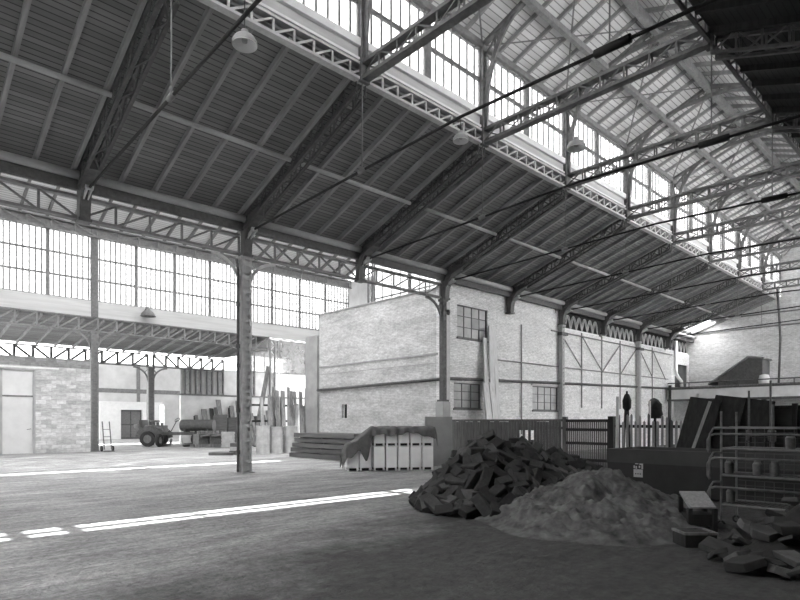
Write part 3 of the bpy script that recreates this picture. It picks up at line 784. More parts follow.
l = thing('wall_lamp', 'small reflector lamp fixed to the pale fascia of the far hall', 'lamp', (12.1, Y2 - .4, 7.8)); org = (12.1, Y2 - .4, 7.8)
m = MB(); m.path([(12.1, Y2 - .1, 8.0), (12.1, Y2 - .35, 8.15), (12.1, Y2 - .6, 8.1)], .025); m.build('arm', M['iron'], l, org)
MB().lathe([(.42, -.1), (.3, .12), (.1, .3), (.08, .42), (0, .43)], (12.1, Y2 - .6, 7.7), 18).build('shade', M['iron_mid'], l, org, True)

# ------------------------------------------------------------------ fence
XF = 17.6
f = thing('fence', 'dark close-boarded fence behind the stone pile', 'fence', (XF, 12.5, 0)); org = (XF, 12.5, 0)
m = MB(); y = 16.1; i = 0
while y > 10.62:
    hgt = 1.62 + random.uniform(-.02, .03)
    if 11.75 < y < 12.4 and i % 2:
        m.bb((XF - .015, y - .10, .06), (XF + .015, y, .93 + random.uniform(-.05, .05))); m.bb((XF - .015, y - .10, 1.30), (XF + .015, y, hgt))
    else: m.bb((XF - .015, y - .101, .06), (XF + .015, y, hgt))
    y -= .122; i += 1
m.build('slats', M['fence'], f, org)
for z in (.35, 1.35): MB().bb((XF + .015, 10.5, z), (XF + .075, 16.15, z + .09)).build('rail', M['fence'], f, org)
MB().bb((XF - .04, 10.5, 1.62), (XF + .05, 16.15, 1.70)).build('capping', M['fence'], f, org)
for y in (16.15, 13.4, 10.5): MB().bb((XF - .02, y - .07, 0), (XF + .12, y + .07, 1.78 if y < 11 else 1.7)).build('post', M['fence'], f, org)
f = thing('fence', 'narrow dark slatted fence panel between two posts right of the stone pile', 'fence', (XF, 9.6, 0)); org = (XF, 9.6, 0)
m = MB(); y = 10.4
while y > 8.95:
    m.bb((XF - .012, y - .05, .05), (XF + .012, y, 1.66)); y -= .075
m.build('slats', M['fence'], f, org)
for z in (.3, .85, 1.3, 1.6): MB().bb((XF - .05, 8.85, z), (XF - .012, 10.42, z + .09)).build('rail', M['wood_dark'], f, org)
MB().bb((XF - .08, 8.72, 0), (XF + .1, 8.9, 1.78)).build('post', M['wood_dark'], f, org)
f = thing('picket_fence', 'open picket fence with uneven pale pickets behind the dark tank', 'fence', (XF, 7.6, 0)); org = (XF, 7.6, 0)
for z in (.45, 1.42): MB().bb((XF - .02, 6.0, z), (XF + .03, 8.7, z + .09)).build('rail', M['wood_dark'], f, org)
y = 8.55
while y > 6.05:
    hgt = random.uniform(1.62, 1.86)
    MB().prism([(y - .035, .03), (y + .035, .03), (y + .035, hgt - .05), (y, hgt), (y - .035, hgt - .05)], XF - .045, XF - .02).build('picket', M['fence_pale' if random.random() < .65 else 'fence'], f, org)
    y -= .135
for y in (6.05,): MB().bb((XF + .03, y - .05, 0), (XF + .12, y + .05, 1.75)).build('post', M['wood_dark'], f, org)
# poles standing by the picket fence
def pole(pts, r, mat, label):
    m = MB(); m.path(pts, r, 8); return tag(m.build('standing_pole', mat, None, pts[0], True), label, 'pole')
pole([(16.4, 8.05, 0), (16.42, 8.03, 2.35)], .05, M['wood_pale'], 'pale post standing at the left end of the dark tank')
pole([(19.0, 8.2, 0), (19.0, 8.2, 2.3)], .04, M['wood_pale'], 'thin pale pole rising behind the picket fence at its middle')
pole([(22.6, 9.0, 0), (22.6, 8.98, 3.0)], .06, M['wood_dark'], 'tall dark pole behind the picket fence by the hanging sacking')
pole([(19.4, 6.9, 0), (19.4, 6.85, 2.5)], .045, M['wood_pale'], 'pale pole at the right end of the picket fence')
t = thing('tool_bundle', 'dark bundle of upright tools behind the picket fence', 'tools', (18.2, 8.59, 0)); org = (18.2, 8.59, 0)
for dx, dy, hh in ((0, 0, 2.6), (.1, .05, 2.45), (-.07, .1, 2.3), (.05, -.1, 2.0)):
    MB().tube((18.2 + dx, 8.59 + dy, 0), (18.2 + dx * .3, 8.59 + dy * .3, hh), .035, 6).build('handle', M['wood_dark'], t, org)
MB().lathe([(.05, 1.95), (.13, 2.05), (.14, 2.3), (.07, 2.5), (0, 2.52)], (18.2, 8.59, 0), 10).build('wrapping', M['wood_dark'], t, org, True)
t = thing('post_with_sacking', 'dark lump of sacking hung over a post beyond the picket fence', 'sacking', (19.8, 8.36, 0)); org = (19.8, 8.36, 0)
MB().tube((19.8, 8.36, 0), (19.8, 8.36, 2.3), .05).build('post', M['wood_dark'], t, org)
m = MB(); n = 26
prof = [(.03, 2.42), (.14, 2.36), (.24, 2.2), (.2, 2.0), (.22, 1.85), (.15, 1.72)]
m.lathe(prof, (19.8, 8.36, 0), n)
m.v = [(x + .03 * math.sin(9 * y + 5 * z), y + .035 * math.sin(13 * x + 6 * z), z) for x, y, z in m.v]
m.build('sacking', M['core'], t, org, True)

# ------------------------------------------------------------------ planks leaning on the long wall
def lean_board(p0, p1, w, th, mat, label, up, group=None, name='leaning_plank'):
    m = MB(); m.bar(p0, p1, w, th, up); m.build
    return tag(m.build(name, mat, None, p0), label, 'plank', group)
for i, (x0, x1, zt_, w) in enumerate(((20.30, 20.98, 5.45, .30), (20.62, 21.34, 6.0, .32), (20.98, 21.66, 5.9, .26))):
    lean_board((x0, YG - .75 - .05 * i, .02), (x1, YG + .0 - .06 * (i == 1), zt_), w, .06, M['wood_pale'],
               'long white plank leaning on the long brick wall, %s from the left' % ORD[i], (0, 1, 0.1), 'white planks leaning on the brick wall')
for i, (x0, w, zt_) in enumerate(((20.50, .40, 3.32), (20.92, .38, 3.36))):
    lean_board((x0 - .38, YG - 1.15, .02), (x0, YG - .42, zt_), w, .05, M['wood_pale'],
               'shorter white board in front of the long leaning planks, the %s one' % ('left', 'right')[i], (0, 1, .1), 'white planks leaning on the brick wall')

# ------------------------------------------------------------------ grey slab, crates under a tarpaulin
sl = MB(); sl.box((0, 0, .9), (1.02, .14, 1.8))
o = sl.build('upright_slab', M['board_grey'], bevel=.01); o.location = (15.55, 14.45, 0); o.rotation_euler = (0, 0, math.radians(-36))
tag(o, 'plain grey upright slab at the left end of the dark fence', 'slab')
CA = math.radians(-31.8); ux = Vector((math.cos(CA), math.sin(CA), 0)); uy = Vector((-ux.y, ux.x, 0))
C0 = Vector((11.55, 14.75, 0))
def crate(w, d, h):
    c = thing('crate', 'x', 'crate', (0, 0, 0), 'white crates under the tarpaulin')
    MB().bb((.015, 0, .10), (w - .015, d, h)).build('body', M['crate'], c, bevel=.01)
    MB().bb((.05, .05, .03), (w - .05, d - .05, .10)).build('recess_shade', M['black'], c)  # solid black block standing for the shade between the feet
    for x in (.015, w - .075):
        for y in (0, d - .06): MB().bb((x, y, 0), (x + .06, y + .06, .10)).build('foot', M['crate'], c)
    return c
lowx = [0, .41, 0.86, 1.27, 1.68, 2.09, 2.50]
cr = None
for i, x in enumerate(lowx):
    lab = 'white crate in the lower row under the tarpaulin, %s from the left' % ORD[i]
    p = C0 + ux * x + uy * (0 if i > 1 else .04)
    if cr is None: cr = crate(.39, .62, .80); c = cr
    else: c = copy_tree(cr)
    c.location = p; c.rotation_euler = (0, 0, CA); c['label'] = lab
hi = None
for i, x in enumerate(lowx[2:]):
    p = C0 + ux * x + Vector((0, 0, .80))
    if hi is None: hi = crate(.39, .62, .55); c = hi
    else: c = copy_tree(hi)
    c.location = p; c.rotation_euler = (0, 0, CA); c['label'] = 'white crate of the upper row showing below the tarpaulin, %s from the left' % ORD[i]
# tarpaulin: a draped sheet, parametrised along the row (s) and across it (q)
def tarp():
    NS, NQ = 64, 34; V = []; F = []
    S0, S1 = -.16, 3.02
    def top(s):
        if s > .80: return 1.385
        if s > .0: return .86 + .525 * max(0, (s - .12) / .68) ** 1.15 if s > .12 else .85
        return .85
    for i in range(NS + 1):
        s = S0 + (S1 - S0) * i / NS
        fold = .05 * math.sin(s * 19 + .6) + .03 * math.sin(s * 34)
        hang = .22 + .05 * math.sin(s * 5.2) + .05 * math.sin(s * 2.1 + 1)
        if .34 < s < .95: hang += .62 * math.exp(-((s - .62) / .16) ** 2)
        if s < .40: hang = .38 + .06 * math.sin(s * 14)
        if s > 2.85: hang = .32
        zt0 = top(s)
        side = 0
        if s < 0: zt0 = .85 - (0 - s) * 2.6
        if s > 2.93: zt0 = 1.385 - (s - 2.93) * 3.0
        for j in range(NQ + 1):
            q = j / NQ
            if q < .35:                                     # hanging front
                t = q / .35
                y = -.045 - .07 * (1 - t) * (1 + .8 * math.sin(s * 21 + 1)) - .02
                z = zt0 - hang * (1 - t)
                y += fold * .9 * (1 - t)
            elif q < .8:
                t = (q - .35) / .45; y = -.04 + .72 * t; z = zt0 + .02 * math.sin(s * 9 + t * 5) + .025 + .03 * math.sin(t * PI)
            else:
                t = (q - .8) / .2; y = .70 + .05 * t + fold * t; z = zt0 - .4 * t
            z += .02 * math.sin(s * 17) * (q < .5)
            V.append((s if 0 <= s <= 2.93 else (s if s < 0 else 2.93 + (s - 2.93) * .6), y, max(z, .05)))
    for i in range(NS):
        for j in range(NQ):
            a = i * (NQ + 1) + j; F.append((a, a + 1, a + NQ + 2, a + NQ + 1))
    m = MB(); m.add(V, F)
    o = m.build('tarpaulin', M['tarp'], None, smooth=True); o.location = C0; o.rotation_euler = (0, 0, CA)
    so = o.modifiers.new('thick', 'SOLIDIFY'); so.thickness = .012; so.offset = 1
    return tag(o, 'dark tarpaulin draped over the row of white crates', 'tarpaulin')
tarp()
# ------------------------------------------------------------------ stack of dark sheets
for i in range(5):
    m = MB(); z = .02 + .225 * i
    dx = (-.1, .05, -.03, .1, .02)[i]
    m.bb((14.55 + dx, 18.2 + random.uniform(-.1, .1), z), (16.1 + dx, 22.7 + random.uniform(-.2, .15), z + .185))
    for yy in (19, 20.5, 22): m.bb((14.7 + dx, yy, z - .04), (16.0 + dx, yy + .1, z + .001))
    o = m.build('sheet_bundle', M['sheet'], None, (15.3, 20.5, z))
    tag(o, 'dark bundle of long sheets stacked by the brick building, %s' % ('lowest', 'second lowest', 'the middle one', 'second highest', 'topmost')[i], 'sheets', 'stacked dark sheet bundles')

# drums
dr = None
for i, (x, y, h_, r_) in enumerate(((14.85, 25.75, 1.42, .34), (15.55, 25.65, 1.36, .31), (16.35, 25.6, 1.4, .34))):
    lab = 'pale tall drum standing before the leaning timber, %s of three from the left' % ORD[i]
    d = thing('drum', lab, 'drum', (x, y, 0), 'pale drums'); org = (x, y, 0)
    MB().lathe([(0, 0), (r_, 0), (r_ * 1.01, h_ * .33), (r_, h_ * .66), (r_, h_), (r_ * .93, h_), (r_ * .93, h_ - .05), (0, h_ - .05)], (x, y, 0), 22).build('body', M['drum'], d, org, False)
    for z in (.03, h_ * .35, h_ * .68, h_ - .03):
        m = MB(); m.lathe([(r_ - .01, z - .025), (r_ + .02, z - .02), (r_ + .02, z + .02), (r_ - .01, z + .025)], (x, y, 0), 22); m.build('hoop', M['drum'], d, org)
# leaning timbers behind the drums
lab = 'weathered timber leaning in the bunch behind the pale drums'
for i in range(18):
    x = 15.4 + .145 * i + random.uniform(-.05, .05); y = 26.4 + random.uniform(-.1, .3)
    L = random.choice((2.6, 3.0, 3.4, 3.6, 4.6 if i in (12, 15) else 3.1))
    dx = random.uniform(.35, .75)
    m = MB(); m.bar((x, y, .02), (x + dx, y + .9, L * .97), random.uniform(.14, .24), .05, (0, 1, 0))
    tag(m.build('leaning_timber', M['wood_mid'] if i % 6 else M['fence_pale'], None, (x, y, 0)), lab, 'timber', 'timbers leaning behind the drums')
r = thing('timber_rack', 'dark rail frame that the bunch of timbers leans on', 'rack', (17, 27.4, 0)); org = (17, 27.4, 0)
for x in (14.9, 18.0): MB().bb((x - .06, 27.45, 0), (x + .06, 27.57, 2.6)).build('post', M['wood_dark'], r, org)
for z in (1.6, 2.45): MB().bb((14.9, 27.46, z), (18.0, 27.56, z + .1)).build('rail', M['wood_dark'], r, org)
lab = 'dark board leaning against the far plastered wall beyond the middle column'
for i in range(16):
    x = 17.6 + .42 * i + random.uniform(-.1, .1)
    m = MB(); L = random.uniform(2.0, 3.3); m.bar((x, Y3 - .95, .02), (x + random.uniform(-.1, .4), Y3 - .1, L), random.uniform(.2, .4), .06, (0, 1, 0))
    tag(m.build('leaning_board', M['wood_mid'] if i % 3 else M['wood_dark'], None, (x, Y3 - .9, 0)), lab, 'board', 'boards leaning on the far wall')
# long dark beam leaning
m = MB(); m.bar((18.6, 33.4, .05), (20.6, 35.0, 5.4), .28, .1, (0, 1, 0))
tag(m.build('leaning_beam', M['wood_mid'], None, (18.6, 33.4, 0)), 'single long beam leaning high in front of the bright far window', 'beam')
# low slabs, box
for i, (x, y, s, z, lb) in enumerate(((13.0, 26.3, (1.15, .9, .14), 0, 'low dark slab flat on the floor left of the middle column'),
                                    (13.75, 26.0, (.9, .8, .2), 0, 'dark slab lying lowest right of the middle column'), (13.75, 26.0, (.86, .75, .18), .205, 'pale middle slab of the low pile right of the column'),
                                    (13.75, 26.02, (.8, .75, .18), .39, 'dark topmost slab of the low pile right of the column'))):
    m = MB(); m.box((x, y, z + s[2] / 2 + .005), s, (0, 0, math.radians(-43)))
    tag(m.build('flat_slab', M['sheet'] if i != 2 else M['drum'], None, (x, y, z), bevel=.01), lb, 'slab')
b = thing('wooden_box', 'pale slatted box on the floor just left of the middle column', 'box', (16.9, 33.55, 0)); org = (16.9, 33.55, 0)
R_ = math.radians(-43)
m = MB(); m.box((16.9, 33.55, .5), (.62, .6, .98), (0, 0, R_)); m.build('body', M['drum'], b, org)
m = MB()
for z in (.1, .3, .5, .7, .9): m.box((16.9, 33.55, z), (.66, .64, .13), (0, 0, R_))
m.build('slats', M['drum'], b, org)

# ------------------------------------------------------------------ stripped lorry and engine parts
def wheel(mb, hub, c, ax, r, w):
    ax = Vector(ax).normalized(); c = Vector(c)
    up = Vector((0, 0, 1)); s = ax.cross(up)
    prof = [(r * .55, -w / 2), (r * .93, -w / 2), (r, -w / 4), (r, w / 4), (r * .93, w / 2), (r * .55, w / 2)]
    def rv(m, prof, n=18):
        V = []; F = []
        for rr, z in prof:
            for j in range(n):
                a = 2 * PI * j / n; V.append(c + ax * z + s * (rr * math.cos(a)) + up * (rr * math.sin(a)))
        for i in range(len(prof) - 1):
            for j in range(n): F.append((i * n + j, i * n + (j + 1) % n, (i + 1) * n + (j + 1) % n, (i + 1) * n + j))
        m.add(V, F)
    rv(mb, prof + [prof[0]])
    rv(hub, [(0, -w * .3), (r * .56, -w * .2), (r * .56, w * .2), (0, w * .3)])
lor = thing('stripped_lorry', 'stripped old lorry with bare engine and no bodywork in the far hall', 'lorry', (0, 0, 0)); 
m = MB()
for y in (-.38, .38): m.bb((-2.0, y - .05, .62), (2.0, y + .05, .78))
for x in (-1.9, -.7, .4, 1.9): m.bb((x - .05, -.38, .64), (x + .05, .38, .76))
m.build('chassis', M['iron'], lor)
for x in (-1.35, 1.35):
    for y in (-.72, .72):
        a, b = MB(), MB(); wheel(a, b, (x, y, .42), (0, 1, 0), .42, .2)
        wo = a.build('wheel', M['rubber'], lor); b.build('hub', M['iron_mid'], wo)
    MB().tube((x, -.72, .42), (x, .72, .42), .06).build('axle', M['iron'], lor)
m = MB(); m.bb((-1.75, -.28, .78), (-.75, .28, 1.15)); 
for i in range(4): m.tube((-1.6 + .22 * i, 0, 1.15), (-1.6 + .22 * i, 0, 1.32), .08, 10)
m.path([(-1.7, -.3, 1.1), (-1.2, -.42, 1.15), (-.8, -.4, .95), (-.6, -.35, .7)], .05, 8); m.lathe([(0, -.05), (.25, -.05), (.25, .05), (0, .05)], (-1.3, 0, 1.38), 14)
m.build('engine', M['iron_beam'], lor)
m = MB(); m.bb((-2.0, -.36, .7), (-1.88, .36, 1.45)); m.build('radiator', M['iron'], lor)
for s in (-1, 1):
    m = MB(); P = [(-1.35 + .55 * math.cos(a), s * .72, .45 + .52 * math.sin(a)) for a in [PI * i / 8 for i in range(9)]]
    for p, q in zip(P, P[1:]): m.bar(p, q, .26, .03, (0, 1, 0))
    m.build('mudguard', M['iron'], lor)
m = MB(); m.path([(-.55, .2, .8), (-.2, .2, 1.45)], .025); 
P = [(-.2 + .08 * math.cos(a), .2 + .22 * math.sin(a), 1.45 + .1 * math.cos(a)) for a in [2 * PI * i / 12 for i in range(13)]]; m.path(P, .02, 6); m.build('steering_wheel', M['iron'], lor)
m = MB(); m.lathe([(0, -.9), (.3, -.88), (.32, -.8), (.32, .8), (.3, .88), (0, .9)], (0, 0, 0), 18); m.v = [(z + 1.0, x, y + 1.15) for x, y, z in m.v]; m.build('tank', M['iron'], lor, smooth=False)
for x in (.4, 1.6): MB().bb((x - .05, -.3, .78), (x + .05, .3, .95)).build('tank_cradle', M['iron'], lor)
for y in (-.45, .45): MB().lathe([(0, -.1), (.12, -.08), (.15, .1), (0, .12)], (-2.08, y, 1.1), 12).build('headlamp', M['iron_mid'], lor)
lor.scale = (1.25, 1.2, 1.2); lor.location = (15.5, 37.6, 0); lor.rotation_euler = (0, 0, math.radians(-47))
for i, (x, y, rz) in enumerate(((16.1, 35.2, .2), (16.9, 34.7, -.4))):
    e = thing('spare_engine', 'dark engine block on skids beside the stripped lorry, the %s one' % ('left', 'right')[i], 'engine', (x, y, 0), 'loose engines', rz)
    m = MB(); m.bb((-.6, -.3, .2), (.6, .3, .85))
    m.build('block', M['iron'], e)
    m = MB()
    for q in range(4): m.tube((-.42 + .28 * q, 0, .85), (-.42 + .28 * q, 0, 1.05), .1, 10)
    m.build('cylinders', M['iron_mid'], e)
    a, b = MB(), MB(); wheel(a, b, (.7, 0, .5), (1, 0, 0), .36, .1); w_ = a.build('flywheel', M['iron'], e); b.build('hub', M['iron_mid'], w_)
    m = MB(); m.path([(-.5, -.36, .7), (0, -.42, .78), (.5, -.36, .6)], .06, 8); m.build('manifold', M['iron_mid'], e)
    for y2 in (-.25, .25): MB().bb((-.8, y2 - .06, 0), (.8, y2 + .06, .2)).build('skid', M['wood_mid'], e)
for i, (x, y, rz, tilt) in enumerate(((14.2, 37.6, .7, .25), (16.9, 36.0, .5, .3), (15.2, 36.4, 2.2, 1.5))):
    a, b = MB(), MB(); wheel(a, b, (0, 0, .42 if tilt < 1 else .12), (0, 1, 0) if tilt < 1 else (0, 0.02, 1), .42, .2)
    t = thing('loose_wheel', 'loose tyred wheel lying among the scrap by the stripped lorry, %s from the left' % ('first', 'third', 'second')[i], 'wheel', (x, y, 0), 'loose wheels', rz)
    a.build('tyre', M['rubber'], t); b.build('hub', M['iron_mid'], t)
for i, (x, y, a, r) in enumerate(((16.4, 36.9, .2, .12), (17.3, 36.2, -.5, .1), (17.9, 35.6, .1, .14), (15.0, 38.6, .9, .08))):
    m = MB(); m.path([(x - math.cos(a), y - math.sin(a), r), (x, y, r), (x + math.cos(a), y + math.sin(a), r), (x + 1.2 * math.cos(a), y + 1.2 * math.sin(a), r + .35)], r, 10)
    tag(m.build('bent_pipe', M['iron'], None, (x, y, 0), True), 'bent scrap pipe on the floor near the stripped lorry, %s from the left' % ('second', 'third', 'fourth', 'first')[i], 'pipe', 'scrap pipes')
for i, (x, y) in enumerate(((18.3, 37.6), (18.9, 37.1), (19.4, 36.4))):
    m = MB(); m.bar((x, y, .02), (x + .35, y + .55, 2.1 - .2 * i), 1.0, .07, (1, 1, 0))
    o = m.build('propped_sheet', M['sheet'], None, (x, y, 0))
    tag(o, 'dark sheet propped upright at the right of the stripped lorry, %s of three' % ('left', 'middle', 'right')[i], 'sheet', 'propped dark sheets')
t = thing('sheet_trestle', 'low trestle holding up the propped dark sheets', 'trestle', (19.3, 37.7, 0)); org = (19.3, 37.7, 0)
m = MB(); m.bar((18.3, 38.6, 1.3), (20.3, 36.8, 1.3), .1, .1); m.build('beam', M['wood_dark'], t, org)
for x, y in ((18.5, 38.4), (20.1, 36.95)):
    m = MB(); m.bar((x, y, 0), (x, y, 1.28), .1, .1); m.build('leg', M['wood_dark'], t, org)
# sack trolley by the block wall column
t = thing('hand_truck', 'dark two-wheeled hand truck standing by the column at the block wall', 'hand truck', (9.95, 33.6, 0)); org = (9.95, 33.6, 0)
for dx in (-.18, .18): MB().path([(9.95 + dx, 33.6, .12), (9.95 + dx, 33.95, 1.5), (9.95 + dx, 34.0, 1.62)], .03, 6).build('upright', M['iron'], t, org)
m = MB()
for z in (.4, .8, 1.2): m.bar((9.77, 33.6 + .25 * z, z), (10.13, 33.6 + .25 * z, z), .05, .03)
m.build('cross_bars', M['iron'], t, org)
MB().bb((9.7, 33.25, .01), (10.2, 33.62, .05)).build('toe_plate', M['iron'], t, org)
for dx in (-.28, .28):
    a, b = MB(), MB(); wheel(a, b, (9.95 + dx, 33.72, .16), (1, 0, 0), .16, .07); w_ = a.build('wheel', M['rubber'], t, org); b.build('hub', M['iron_mid'], w_, org)

# ------------------------------------------------------------------ stone block pile
def hpile(x, y):
    def cone(cx, cy, h, rx, ry, rot, p=1.0):
        dx, dy = x - cx, y - cy; u = dx * math.cos(rot) + dy * math.sin(rot); v = -dx * math.sin(rot) + dy * math.cos(rot)
        d = math.sqrt((u / rx) ** 2 + (v / ry) ** 2); return h * max(0, 1 - d ** p) if d < 1 else 0
    return max(cone(8.75, 6.85, 1.28, 1.55, 1.35, .2, 1.35), cone(10.4, 6.45, .95, 2.0, 1.1, -.3, 1.5), cone(9.5, 6.7, 1.2, 1.4, 1.2, 0, 1.5))
def grid_mound(fn, x0, x1, y0, y1, n, name, mat, zoff=0.):
    V = []; F = []
    for i in range(n + 1):
        for j in range(n + 1):
            x = x0 + (x1 - x0) * i / n; y = y0 + (y1 - y0) * j / n; V.append((x, y, fn(x, y) + zoff))
    for i in range(n):
        for j in range(n):
            q = (i * (n + 1) + j, (i + 1) * (n + 1) + j, (i + 1) * (n + 1) + j + 1, i * (n + 1) + j + 1)
            if max(V[k][2] for k in q) > .002: F.append(q)
    m = MB(); m.add(V, F); return m
core = grid_mound(lambda x, y: max(0, hpile(x, y) - .10), 6.8, 12.8, 4.9, 8.7, 60, 'c', None).build('stone_chips', M['core'], None, (9, 6.6, 0), True)
tag(core, 'dark stone chips filling the gaps inside the block pile', 'stone chips', kind='stuff')
def block_mesh(sx, sy, sz, mat, seed):
    rnd = random.Random(seed)
    m = MB(); m.box((0, 0, 0), (sx, sy, sz)); m.v = [(x * rnd.uniform(.86, 1.04), y * rnd.uniform(.86, 1.04), z * rnd.uniform(.86, 1.04)) for x, y, z in m.v]
    return m
protos = []
for i in range(12):
    mt = M['sett'][(0, 1, 1, 0, 2, 1, 0, 1, 2, 0, 1, 1)[i]]
    sx, sy, sz = random.uniform(.30, .44), random.uniform(.17, .22), random.uniform(.12, .16)
    o = block_mesh(sx, sy, sz, mt, i).build('stone_block', mt, bevel=.012)
    protos.append(o)
spots = []
tries = 0
while len(spots) < 296 and tries < 60000:
    tries += 1
    x, y = random.uniform(6.9, 12.6), random.uniform(4.9, 8.6)
    h = hpile(x, y)
    if h < .02: continue
    # keep to the side that faces the hall entrance and the top
    e = .05; gx = (hpile(x + e, y) - hpile(x - e, y)) / (2 * e); gy = (hpile(x, y + e) - hpile(x, y - e)) / (2 * e)
    nrm = Vector((-gx, -gy, 1)).normalized()
    if nrm.dot(Vector((-x, -y, 1.6 - h)).normalized()) < -.05: continue
    md = .215 if tries < 30000 else .17
    if any((x - a) ** 2 + (y - b) ** 2 + (h - c_) ** 2 < md ** 2 for a, b, c_ in spots): continue
    spots.append((x, y, h))
    i = len(spots) - 1
    o = protos[i] if i < len(protos) else protos[random.randrange(len(protos))].copy()
    if i >= len(protos): col.objects.link(o)
    q = Vector((0, 0, 1)).rotation_difference(nrm).to_matrix() @ Euler((random.gauss(0, .26), random.gauss(0, .26), random.uniform(0, 6.28))).to_matrix()
    o.rotation_euler = q.to_euler()
    zz = max(h + random.uniform(-.02, .05), .0)
    zmin = min((q @ v.co).z for v in o.data.vertices)
    if zz + zmin < .0: zz = -zmin + .001
    o.location = (x, y, zz)
    tag(o, 'dark rough stone block lying in the big heap at the centre right', 'stone block', 'stone blocks of the heap')
for i in range(18):
    a = random.uniform(2.9, 5.1); rr = random.uniform(1.5, 1.72)
    x, y = 8.75 + 1.55 / 1.5 * rr * math.cos(a) , 6.85 + .92 * rr * math.sin(a)
    if hpile(x, y) > .02: continue
# ------------------------------------------------------------------ sand heap
from mathutils import noise as mn
def hsand(x, y):
    dx, dy = x - 9.1, y - 4.75; rot = .25
    u = dx * math.cos(rot) + dy * math.sin(rot); v = -dx * math.sin(rot) + dy * math.cos(rot)
    d = math.sqrt((u / 2.3) ** 2 + (v / 2.0) ** 2)
    ang = math.atan2(v, u)
    d *= 1 + .10 * mn.noise(Vector((math.cos(ang) * 2, math.sin(ang) * 2, 3)))
    if d >= 1: return 0
    h = .82 * (1 - d) ** 1.05 if d > .12 else .82 * (1 - .12) ** 1.05 + .02 * (.12 - d)
    k = min(1, (1 - d) * 5)
    h += k * (.13 * mn.noise(Vector((x * 2.2, y * 2.2, 0))) + .07 * abs(mn.noise(Vector((x * 4.5, y * 4.5, 4)))) + .045 * mn.noise(Vector((x * 9, y * 9, 8))) + .03 * mn.noise(Vector((x * 19, y * 19, 2))))
    # dug-out hollow towards the right front
    hx, hy = x - 8.35, y - 4.35
    h -= .22 * math.exp(-((hx / .34) ** 2 + (hy / .16) ** 2))
    h -= .12 * math.exp(-(((x - 8.9) / .2) ** 2 + ((y - 4.1) / .5) ** 2))
    return max(0, h)
sand = grid_mound(hsand, 6.5, 11.6, 2.5, 7.0, 190, 's', None).build('sand_heap', M['sand'], None, (9.1, 4.75, 0), True)
tag(sand, 'low heap of pale coarse sand in front of the stone blocks', 'sand', kind='stuff')

# ------------------------------------------------------------------ tank, rack, boxes and rubble at the right
t = thing('open_tank', 'long black open tank with a paler rim behind the sand heap', 'tank', (12.8, 5.0, 0)); org = (12.8, 5.0, 0)
xa, xb, ya, yb = 12.4, 14.0, 2.35, 6.3
m = MB()
for lo, hi_ in (((xa, ya, .08), (xa + .05, yb, .70)), ((xb - .05, ya, .08), (xb, yb, .70)), ((xa, ya, .08), (xb, ya + .05, .70)), ((xa, yb - .05, .08), (xb, yb, .70)), ((xa, ya, .06), (xb, yb, .10))): m.bb(lo, hi_)
m.build('body', M['tank'], t, org)
m = MB()
for lo, hi_ in (((xa - .02, ya - .02, .70), (xa + .06, yb + .02, 1.0)), ((xb - .06, ya - .02, .70), (xb + .02, yb + .02, 1.0)), ((xa, ya - .02, .70), (xb, ya + .06, 1.0)), ((xa, yb - .06, .70), (xb, yb + .02, 1.0))): m.bb(lo, hi_)
m.build('rim', M['tank_band'], t, org)
for y in (2.7, 4.3, 6.0): MB().bb((xa + .1, y - .1, 0), (xb - .1, y + .1, .06)).build('skid', M['wood_dark'], t, org)
# small painted mark on the tank side: a pale patch with dark dots and strokes above a band
m = MB(); ym, zm = 5.60, .40
m.bb((xa - .008, ym - .10, zm), (xa, ym + .10, zm + .13)); m.bb((xa - .008, ym - .10, zm + .13), (xa, ym + .10, zm + .17))
for dy, dz, w_, h_ in ((-.09, .18, .035, .13), (-.03, .2, .03, .05), (.04, .18, .03, .06), (.085, .19, .03, .06), (-.06, .27, .06, .03), (.03, .28, .07, .03)): m.bb((xa - .008, ym + dy - w_ / 2, zm + dz), (xa, ym + dy + w_ / 2, zm + dz + h_))
mk = m.build('painted_mark', M['iron_pale'], t, org); mk['label'] = 'small pale painted mark'
m = MB()
for dy in (-.05, 0, .05): m.bb((xa - .012, ym + dy - .012, zm + .06), (xa - .006, ym + dy + .012, zm + .085))
m.build('mark_dots', M['black'], mk, org)

# leaning dark panels
for i, (x, y0, dy, w_, hh) in enumerate(((17.0, 5.95, -.35, .8, 2.25), (17.3, 5.4, -.3, .75, 2.3), (17.6, 4.8, -.25, .8, 2.2))):
    m = MB(); m.bar((x - .5, y0 + .25, .02), (x + .25, y0 + dy * .2, hh), w_, .06, (1, 0, .2))
    tag(m.build('tall_board', M['wood_dark'], None, (x, y0, 0)), 'big dark board leaning behind the black tank, %s from the left' % ORD[i], 'board', 'dark boards leaning behind the tank')
m = MB(); m.bar((16.1, 6.1, .02), (16.6, 5.55, 2.15), .07, .04, (1, 0, 0))
tag(m.build('leaning_batten', M['fence_pale'], None, (16.1, 6.1, 0)), 'single pale batten leaning on the big dark boards', 'batten')
r = thing('stanchion_rack', 'dark timber rack behind the tubular trolley at right', 'rack', (18.3, 4.8, 0)); org = (18.3, 4.8, 0)
for y in (6.3, 5.4, 4.7, 4.0, 3.3):
    MB().bb((18.2, y - .06, 0), (18.32, y + .06, 2.1)).build('post', M['wood_dark'], r, org)
for z in (.8, 1.4, 1.95): MB().bb((18.32, 3.2, z), (18.42, 6.4, z + .1)).build('rail', M['wood_dark'], r, org)
MB().bb((18.45, 3.2, 0), (18.52, 6.4, 2.0)).build('back_boards', M['dark_wall'], r, org)
